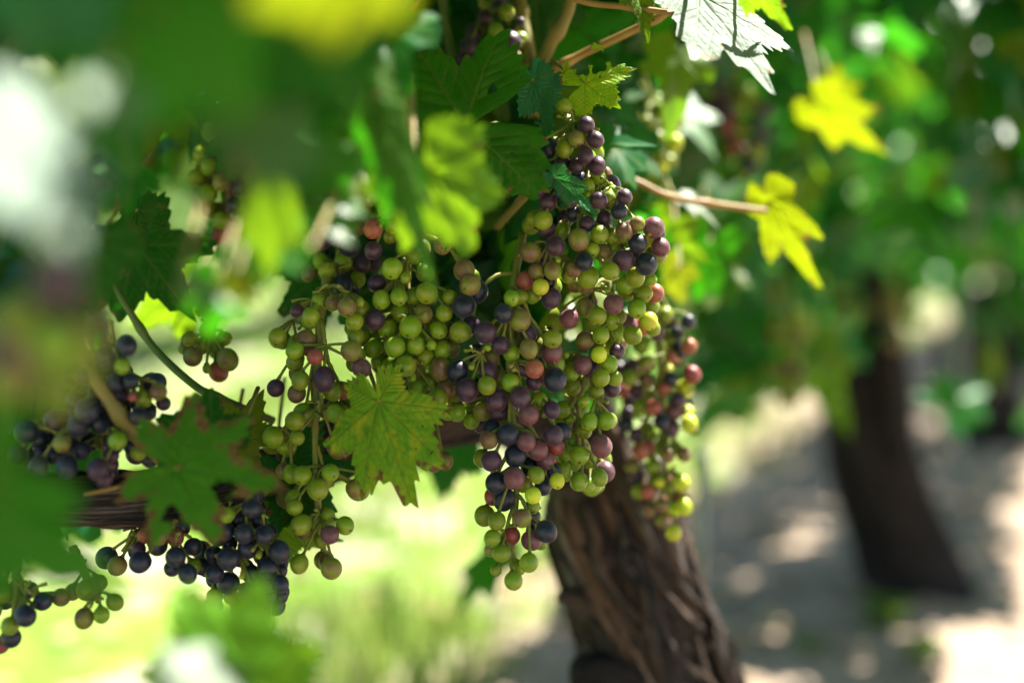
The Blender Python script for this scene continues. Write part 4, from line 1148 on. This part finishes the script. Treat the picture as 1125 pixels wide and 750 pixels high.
def build_canopy():
    mb = MB()
    n = 0
    # behind the grapes: the shaded inside of the vine
    while n < 760:
        px, py, d = rng.uniform(150, 815), rng.uniform(-260, 400), rng.uniform(0.86, 1.30)
        if py > 300 and px > 690: continue
        if py > 355 - 0.1 * abs(px - 560) and px > 500: continue
        if py > 240 and px < 420: continue
        if 640 < px < 765 and 80 < py < 225 and d < 1.0: continue
        if 765 < px < 860 and 70 < py < 230 and d < 1.2: continue
        p = at(px, py, d)
        L = rng.uniform(0.035, 0.062)
        tip, nm = leaf_pose((rng.uniform(-.5, .5), -0.8, 0))
        q = project(p + tip.normalized() * L * 0.4)
        if any(math.hypot(q[0] - gx, q[1] - gy) < gr + L * 0.6 * FPX / d for gx, gy, gr in GAPS): continue
        if any(seg_pt_dist(p + tip.normalized() * L * 0.4, a, SUN) < L * 0.6 + r for a, r in LEAF_SPOTS_LIT): continue
        add_low_leaf(mb, tuple(p - FOOT), tip, nm, L, rng.random()); n += 1
    n = 0
    while n < 420:
        px, py, d = rng.uniform(-160, 330), rng.uniform(-260, 560), rng.uniform(0.76, 1.15)
        if py > 260 and px > 110: continue
        p = at(px, py, d)
        L = rng.uniform(0.035, 0.06)
        tip, nm = leaf_pose((rng.uniform(-.5, .5), -0.8, 0))
        q = project(p + tip.normalized() * L * 0.4)
        if any(math.hypot(q[0] - gx, q[1] - gy) < gr + L * 0.6 * FPX / d for gx, gy, gr in GAPS): continue
        if q[1] > 575 - 0.1 * q[0]: continue
        if any(seg_pt_dist(p + tip.normalized() * L * 0.4, a, SUN) < L * 0.6 + r for a, r in LEAF_SPOTS_LIT): continue
        add_low_leaf(mb, tuple(p - FOOT), tip, nm, L, rng.random()); n += 1
    # young leaves of the shoots between the lens and the grapes at upper left
    n = 0
    while n < 70:
        px, py, d = rng.uniform(40, 430), rng.uniform(-70, 215), rng.uniform(0.54, 0.74)
        p = at(px, py, d)
        L = rng.uniform(0.022, 0.04)
        tip, nm = leaf_pose((rng.uniform(-.5, .5), -0.9, 0))
        q = project(p + tip.normalized() * L * 0.4)
        if q[0] > 430 or q[1] > 235: continue
        if any(math.hypot(q[0] - gx, q[1] - gy) < gr + L * 0.6 * FPX / d for gx, gy, gr in GAPS): continue
        if math.hypot(q[0] - 250, q[1] - 215) < 34: continue
        if any(seg_pt_dist(p + tip.normalized() * L * 0.4, a, SUN) < L * 0.5 + r for a, r in LEAF_SPOTS_LIT): continue
        add_low_leaf(mb, tuple(p - FOOT), tip, nm, L, rng.random()); n += 1
    n = 0
    # close behind the bunches, in deep shade
    n = 0
    while n < 150:
        px, py, d = rng.uniform(330, 690), rng.uniform(120, 430), rng.uniform(0.79, 0.86)
        if py > 400 - 0.3 * abs(px - 560): continue
        p = at(px, py, d)
        L = rng.uniform(0.03, 0.05)
        tip, nm = leaf_pose((rng.uniform(-.5, .5), -0.8, 0))
        q = project(p + tip.normalized() * L * 0.4)
        if any(math.hypot(q[0] - gx, q[1] - gy) < gr + L * 0.6 * FPX / d for gx, gy, gr in GAPS): continue
        if any(seg_pt_dist(p + tip.normalized() * L * 0.4, a, SUN) < L * 0.6 + r for a, r in LEAF_SPOTS_LIT): continue
        add_low_leaf(mb, tuple(p - FOOT), tip, nm, L, rng.random()); n += 1
    # overhead: the top of the canopy, which shades the grapes
    n = 0
    while n < 1050:
        s = rng.uniform(-0.75, 0.75)
        lat = rng.gauss(0.0, 0.20)
        z = rng.uniform(0.66, 1.05)
        p = Vector((ROW_P[0] + ROW_D[0] * s + ROW_N[0] * lat, ROW_P[1] + ROW_D[1] * s + ROW_N[1] * lat, z))
        if p.y > 0.1:
            q = project(p)
            if q[1] > -70 and q[2] < 0.84 and -150 < q[0] < 1300: continue
        if (p - CAM).length < 0.3: continue
        L = rng.uniform(0.035, 0.065)
        tip, nm = leaf_pose((-ROW_N[0] * (1 if lat < 0 else -1), -ROW_N[1] * (1 if lat < 0 else -1), 0))
        if any(seg_pt_dist(p + tip.normalized() * L * 0.4, a, SUN) < L * 0.6 + r for a, r in LEAF_SPOTS_LIT): continue
        add_low_leaf(mb, tuple(p - FOOT), tip, nm, L, rng.random()); n += 1
    # unseen leaves added above the frame to cut skylight on the grapes
    n = 0
    while n < 520:
        sft, lat, z = rng.uniform(-0.75, 0.55), rng.uniform(-0.62, -0.14), rng.uniform(0.66, 0.98)
        p = Vector((ROW_P[0] + ROW_D[0] * sft + ROW_N[0] * lat, ROW_P[1] + ROW_D[1] * sft + ROW_N[1] * lat, z))
        q = project(p)
        if q[2] > 0.05 and -170 < q[0] < 1300 and q[1] > -110: continue
        if (p - CAM).length < 0.28: continue
        L = rng.uniform(0.035, 0.065)
        tip, nm = leaf_pose((-ROW_N[0], -ROW_N[1], 0))
        if any(seg_pt_dist(p + tip.normalized() * L * 0.4, a, SUN) < L * 0.6 + r for a, r in LEAF_SPOTS_LIT): continue
        add_low_leaf(mb, tuple(p - FOOT), tip, nm, L, rng.random()); n += 1
    # unseen leaves added along the sun's path to shade the nearest leaves and grapes
    for T, rad, cnt in [(at(50, 360, 0.37), 0.045, 60), (at(20, 450, 0.40), 0.04, 40), (at(60, 600, 0.41), 0.05, 60), (at(250, 60, 0.37), 0.05, 30), (at(180, 250, 0.42), 0.05, 50),
                        (at(100, 440, 0.66), 0.06, 40), (at(230, 520, 0.62), 0.05, 20), (at(60,300,0.37), 0.04, 50), (at(545,185,0.70), 0.03, 30), (at(500,80,0.70), 0.03, 20)]:
        k = tries = 0
        while k < cnt and tries < 3000:
            tries += 1
            p = T + SUN * rng.uniform(0.10, 0.55) + rand_unit() * rad * rng.random()
            q = project(p)
            if q[2] > 0.05 and -170 < q[0] < 1300 and q[1] > -130: continue
            L = rng.uniform(0.035, 0.055)
            tip, nm = leaf_pose((0, -1, 0))
            if any(seg_pt_dist(p + tip.normalized() * L * 0.4, a, SUN) < L * 0.45 + r for a, r in LEAF_SPOTS_LIT): continue
            add_low_leaf(mb, tuple(p - FOOT), tip, nm, L, rng.random()); k += 1
    link("foliage", mb.mesh("foliage", FOL), vine)


build_canopy()


def canopy_mesh(n, seed, mat, half=0.56, width=0.20, z0=0.25, z1=1.0, Ls=(0.045, 0.075), foot=None):
    """leaves of one vine in the row, relative to its foot"""
    global rng
    keep, rng = rng, random.Random(seed)
    mb = MB()
    k = 0
    while k < n:
        s = rng.uniform(-half, half)
        z = z0 + (z1 - z0) * rng.random() ** 1.25
        lim = z0 + 0.06 * (0.5 + noise.noise(Vector((s * 4, seed, 0))))
        side = rng.choice((-1, 1))
        if side < 0 and s < 0.1: lim += 0.17
        if z < lim and rng.random() > 0.05: continue
        wv = width * (1.0 if z < 0.9 else 0.75)
        lat = side * wv * (1 - 0.75 * rng.random() ** 2.2)
        p = Vector((ROW_D[0] * s + ROW_N[0] * lat, ROW_D[1] * s + ROW_N[1] * lat, z))
        out = Vector((ROW_N[0] * side, ROW_N[1] * side, 0))
        L = rng.uniform(*Ls)
        tip, nm = leaf_pose(out)
        if foot is not None:
            pw = p + foot + tip.normalized() * L * 0.4
            if any(seg_pt_dist(pw, a, SUN) < L * 0.7 + r for a, r in LEAF_SPOTS_LIT): continue
        add_low_leaf(mb, tuple(p), tip, nm, L, rng.random()); k += 1
    rng = keep
    return mb.mesh("foliage", mat)


def row_vine(foot, label, fol, trunk_pts=None, radii=None, seed=1.0, group=None):
    o = empty("grapevine", foot)
    tag(o, label, "grapevine", group)
    link("foliage", fol, o)
    if trunk_pts is not None:
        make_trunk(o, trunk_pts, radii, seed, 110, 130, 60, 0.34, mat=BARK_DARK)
    return o


f2 = at(1006, 652, 1.80); f2.z = 0
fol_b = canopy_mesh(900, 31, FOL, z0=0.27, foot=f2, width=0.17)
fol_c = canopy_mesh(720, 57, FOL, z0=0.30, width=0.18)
v2 = row_vine(f2, "second grapevine to the right with thick dark trunk flaring at its foot", fol_b,
              [f2 + Vector((0.005, 0, -0.05)), at(996, 620, 1.80), at(975, 560, 1.79), at(958, 500, 1.78), at(955, 430, 1.77), at(950, 370, 1.77), at(940, 300, 1.77)],
              [0.070, 0.054, 0.046, 0.045, 0.043, 0.041, 0.028], 6.2)
f3 = at(1096, 490, 2.8); f3.z = 0
v3 = row_vine(f3, "third grapevine with short trunk at the right edge", fol_c,
              [f3 + Vector((0.02, 0, -0.05)), at(1090, 470, 2.8), at(1075, 420, 2.79), at(1078, 370, 2.78), at(1080, 310, 2.78)], [0.08, 0.066, 0.058, 0.05, 0.03], 9.7)
for k, fl in ((3, fol_b), (4, fol_c)):
    f = Vector((f3.x + 0.43 * (k - 2), f3.y + 1.0 * (k - 2), 0))
    row_vine(f, ("fourth" if k == 3 else "farthest") + " grapevine of the near row, dim behind the third", fl,
             [f + Vector((0.02, 0, -0.05)), f + Vector((0.01, 0, 0.05)), f + Vector((-0.03, 0, 0.2)), f + Vector((-0.02, 0, 0.4))], [0.075, 0.06, 0.052, 0.04], 4.0 + k)

# bunches on the second vine
def rear_bunch(label, px, py, d, nb, wpx, hpx, codes):
    bs = []
    rs = random.Random(int(px))
    r = 0.0058 * FPX / d
    while len(bs) < nb:
        v = rs.random()
        wv = wpx * (1 - 0.7 * v) + r * 0.3
        bs.append((px + rs.uniform(-wv, wv), py + v * hpx, r * rs.uniform(0.85, 1.1), rs.choice(codes)))
    return bunch(label, d, bs, [(px, py - 40, 0.02), (px, py, 0.01), (px, py + hpx * 0.6, 0.005), (px, py + hpx, 0)], 0, tiny=0, group="grape bunches on the second vine", bulge=0.02)


rear_bunch("yellowish green bunch hanging blurred left of the second trunk", 868, 345, 1.30, 60, 22, 95, "GGGOGg")
rear_bunch("dim olive bunch high on the second vine", 842, 300, 1.40, 30, 14, 60, "OGuU")
rear_bunch("dark blurred bunch on the second vine, right of the yellow narrow leaf", 925, 250, 1.55, 40, 18, 70, "UOGu")
rear_bunch("brownish green bunch over the second trunk top", 985, 320, 1.62, 36, 16, 60, "OGOu")

# sunlit rows beyond the grassy alley
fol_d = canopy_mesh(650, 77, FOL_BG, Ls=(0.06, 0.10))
trunk_src = None
kk = 0
for row, lat in ((1, 2.3), (2, 4.6)):
    for k in range(1, 13):
        x = ROW_P[0] + ROW_N[0] * lat + ROW_D[0] * (k * 1.05)
        y = ROW_P[1] + ROW_N[1] * lat + ROW_D[1] * (k * 1.05)
        q = project((x, y, 0.6))
        if q[2] < 1.5 or not (-250 < q[0] < 1150): continue
        f = Vector((x, y, 0))
        lab = ("grapevine in the sunlit row beyond the grassy alley" if row == 1 else "grapevine in the far sunlit row, two alleys away")
        o = empty("grapevine", f)
        tag(o, lab, "grapevine", "vines of the next row" if row == 1 else "vines of the far row")
        link("foliage", fol_d, o)
        if trunk_src is None:
            trunk_src = make_trunk(o, [f + Vector((0.02, 0, -0.05)), f + Vector((0.01, 0, 0.1)), f + Vector((-0.03, 0, 0.25)), f + Vector((0, 0, 0.42))], [0.07, 0.055, 0.05, 0.035], 2.0, 40, 40, 8)
        else:
            t = trunk_src.copy(); col.objects.link(t); t.parent = o
        kk += 1


# ------------------------------------------------------------------ stakes and weeds
def stake(label, px, d, ybot, h, r):
    b = at(px, ybot, d); b.z = 0
    o = empty("vine_stake", b)
    tag(o, label, "stake")
    mb = MB()
    tube(mb, [(0, 0, -0.05), (0, 0, h * 0.5), (0.002, 0, h)], [r, r, r], 14, 8)
    link("rod", mb.mesh("rod", STAKE), o)
    mb = MB()
    tube(mb, [(0, 0, h), (0.002, 0, h + 0.006)], [r * 1.25, r * 1.1], 14, 3)
    link("cap", mb.mesh("cap", STAKE), o)


stake("thin bluish grey steel stake right of the near trunk", 764, 1.2, 900, 0.29, 0.0050)
stake("bluish grey steel stake between the second and third trunks", 1047, 2.45, 520, 0.75, 0.010)


def build_pebbles():
    mb = MB()
    rs = random.Random(8)
    for _ in range(1600):
        y = 0.9 + 4.2 * rs.random() ** 1.4
        x = -0.4 * y + rs.random() * (0.95 * y)
        if lateral(x, y) > 0.7: continue
        r = rs.uniform(0.004, 0.013) * (1 if rs.random() < 0.93 else 1.9)
        z = ground_h(x, y)
        V = []
        sx, sy, sz, ph = rs.uniform(.7, 1.3), rs.uniform(.7, 1.3), rs.uniform(.45, .8), rs.random() * 6
        for j in range(5):
            b = math.pi * j / 4
            for i in range(7):
                a = 2 * math.pi * i / 7 + ph
                k = r * rs.uniform(0.85, 1.12)
                V.append((x + k * sx * math.sin(b) * math.cos(a), y + k * sy * math.sin(b) * math.sin(a), z + r * 0.2 + k * sz * math.cos(b)))
        Fc = [(j * 7 + i, (j + 1) * 7 + i, (j + 1) * 7 + (i + 1) % 7, j * 7 + (i + 1) % 7) for j in range(4) for i in range(7)]
        mb.add(V, Fc)
    m = simple_mat("dry_clods", (0.26, 0.20, 0.15), (0.48, 0.40, 0.33), 7, 0.9, 0.5, 0.002, 0.2)
    tag(link("pebbles", mb.mesh("pebbles", m)), "dry clods and pebbles scattered over the soil under the vines", "pebbles", kind="stuff")


build_pebbles()


def build_litter():
    mb = MB()
    for _ in range(260):
        y = 1.1 + 4.0 * rng.random() ** 1.3
        x = -0.4 * y + rng.random() * (0.95 * y)
        t = Vector((rng.uniform(-1, 1), rng.uniform(-1, 1), rng.uniform(-.15, .15)))
        add_low_leaf(mb, (x, y, ground_h(x, y) + 0.012), t, Vector((rng.uniform(-.4, .4), rng.uniform(-.4, .4), 1)), rng.uniform(0.02, 0.045), rng.random())
    m = simple_mat("dry_leaves", (0.30, 0.20, 0.10), (0.50, 0.38, 0.22), 20, 0.7, 0.3, 0.001, 0.2)
    tag(link("leaf_litter", mb.mesh("leaf_litter", m)), "dry fallen leaves strewn over the vineyard floor", "leaf litter", kind="stuff")


build_litter()


def weed(label, px, py, n, L, seed):
    d = CAM_H / (((py - H0 / 2) / FPX) * math.cos(PITCH) + math.sin(PITCH)) * 1.0
    p = at(px, py, d); p.z = ground_h(p.x, p.y)
    o = empty("weed", p)
    tag(o, label, "weed")
    mb = MB()
    rs = random.Random(seed)
    for _ in range(n):
        a = rs.random() * 6.283
        t = Vector((math.cos(a), math.sin(a), rs.uniform(0.1, 0.9)))
        add_low_leaf(mb, (math.cos(a) * 0.01, math.sin(a) * 0.01, 0.01 + rs.random() * 0.02), t, Vector((-t.x, -t.y, 1.2)), L * rs.uniform(0.6, 1.1), rs.random())
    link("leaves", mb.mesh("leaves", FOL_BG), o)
    mb = MB()
    tube(mb, [(0, 0, -0.01), (0.001, 0, 0.015), (0, 0, 0.03)], [0.002, 0.0018, 0.001], 8, 6)
    link("stem", mb.mesh("stem", STEM), o)


weed("bright green weed on the bare soil in front of the second trunk", 970, 690, 12, 0.030, 1)
weed("small weed near the bottom edge, left of the bright weed", 888, 722, 7, 0.020, 2)
weed("small weed near the bottom edge, right of the bright weed", 1010, 735, 7, 0.022, 3)
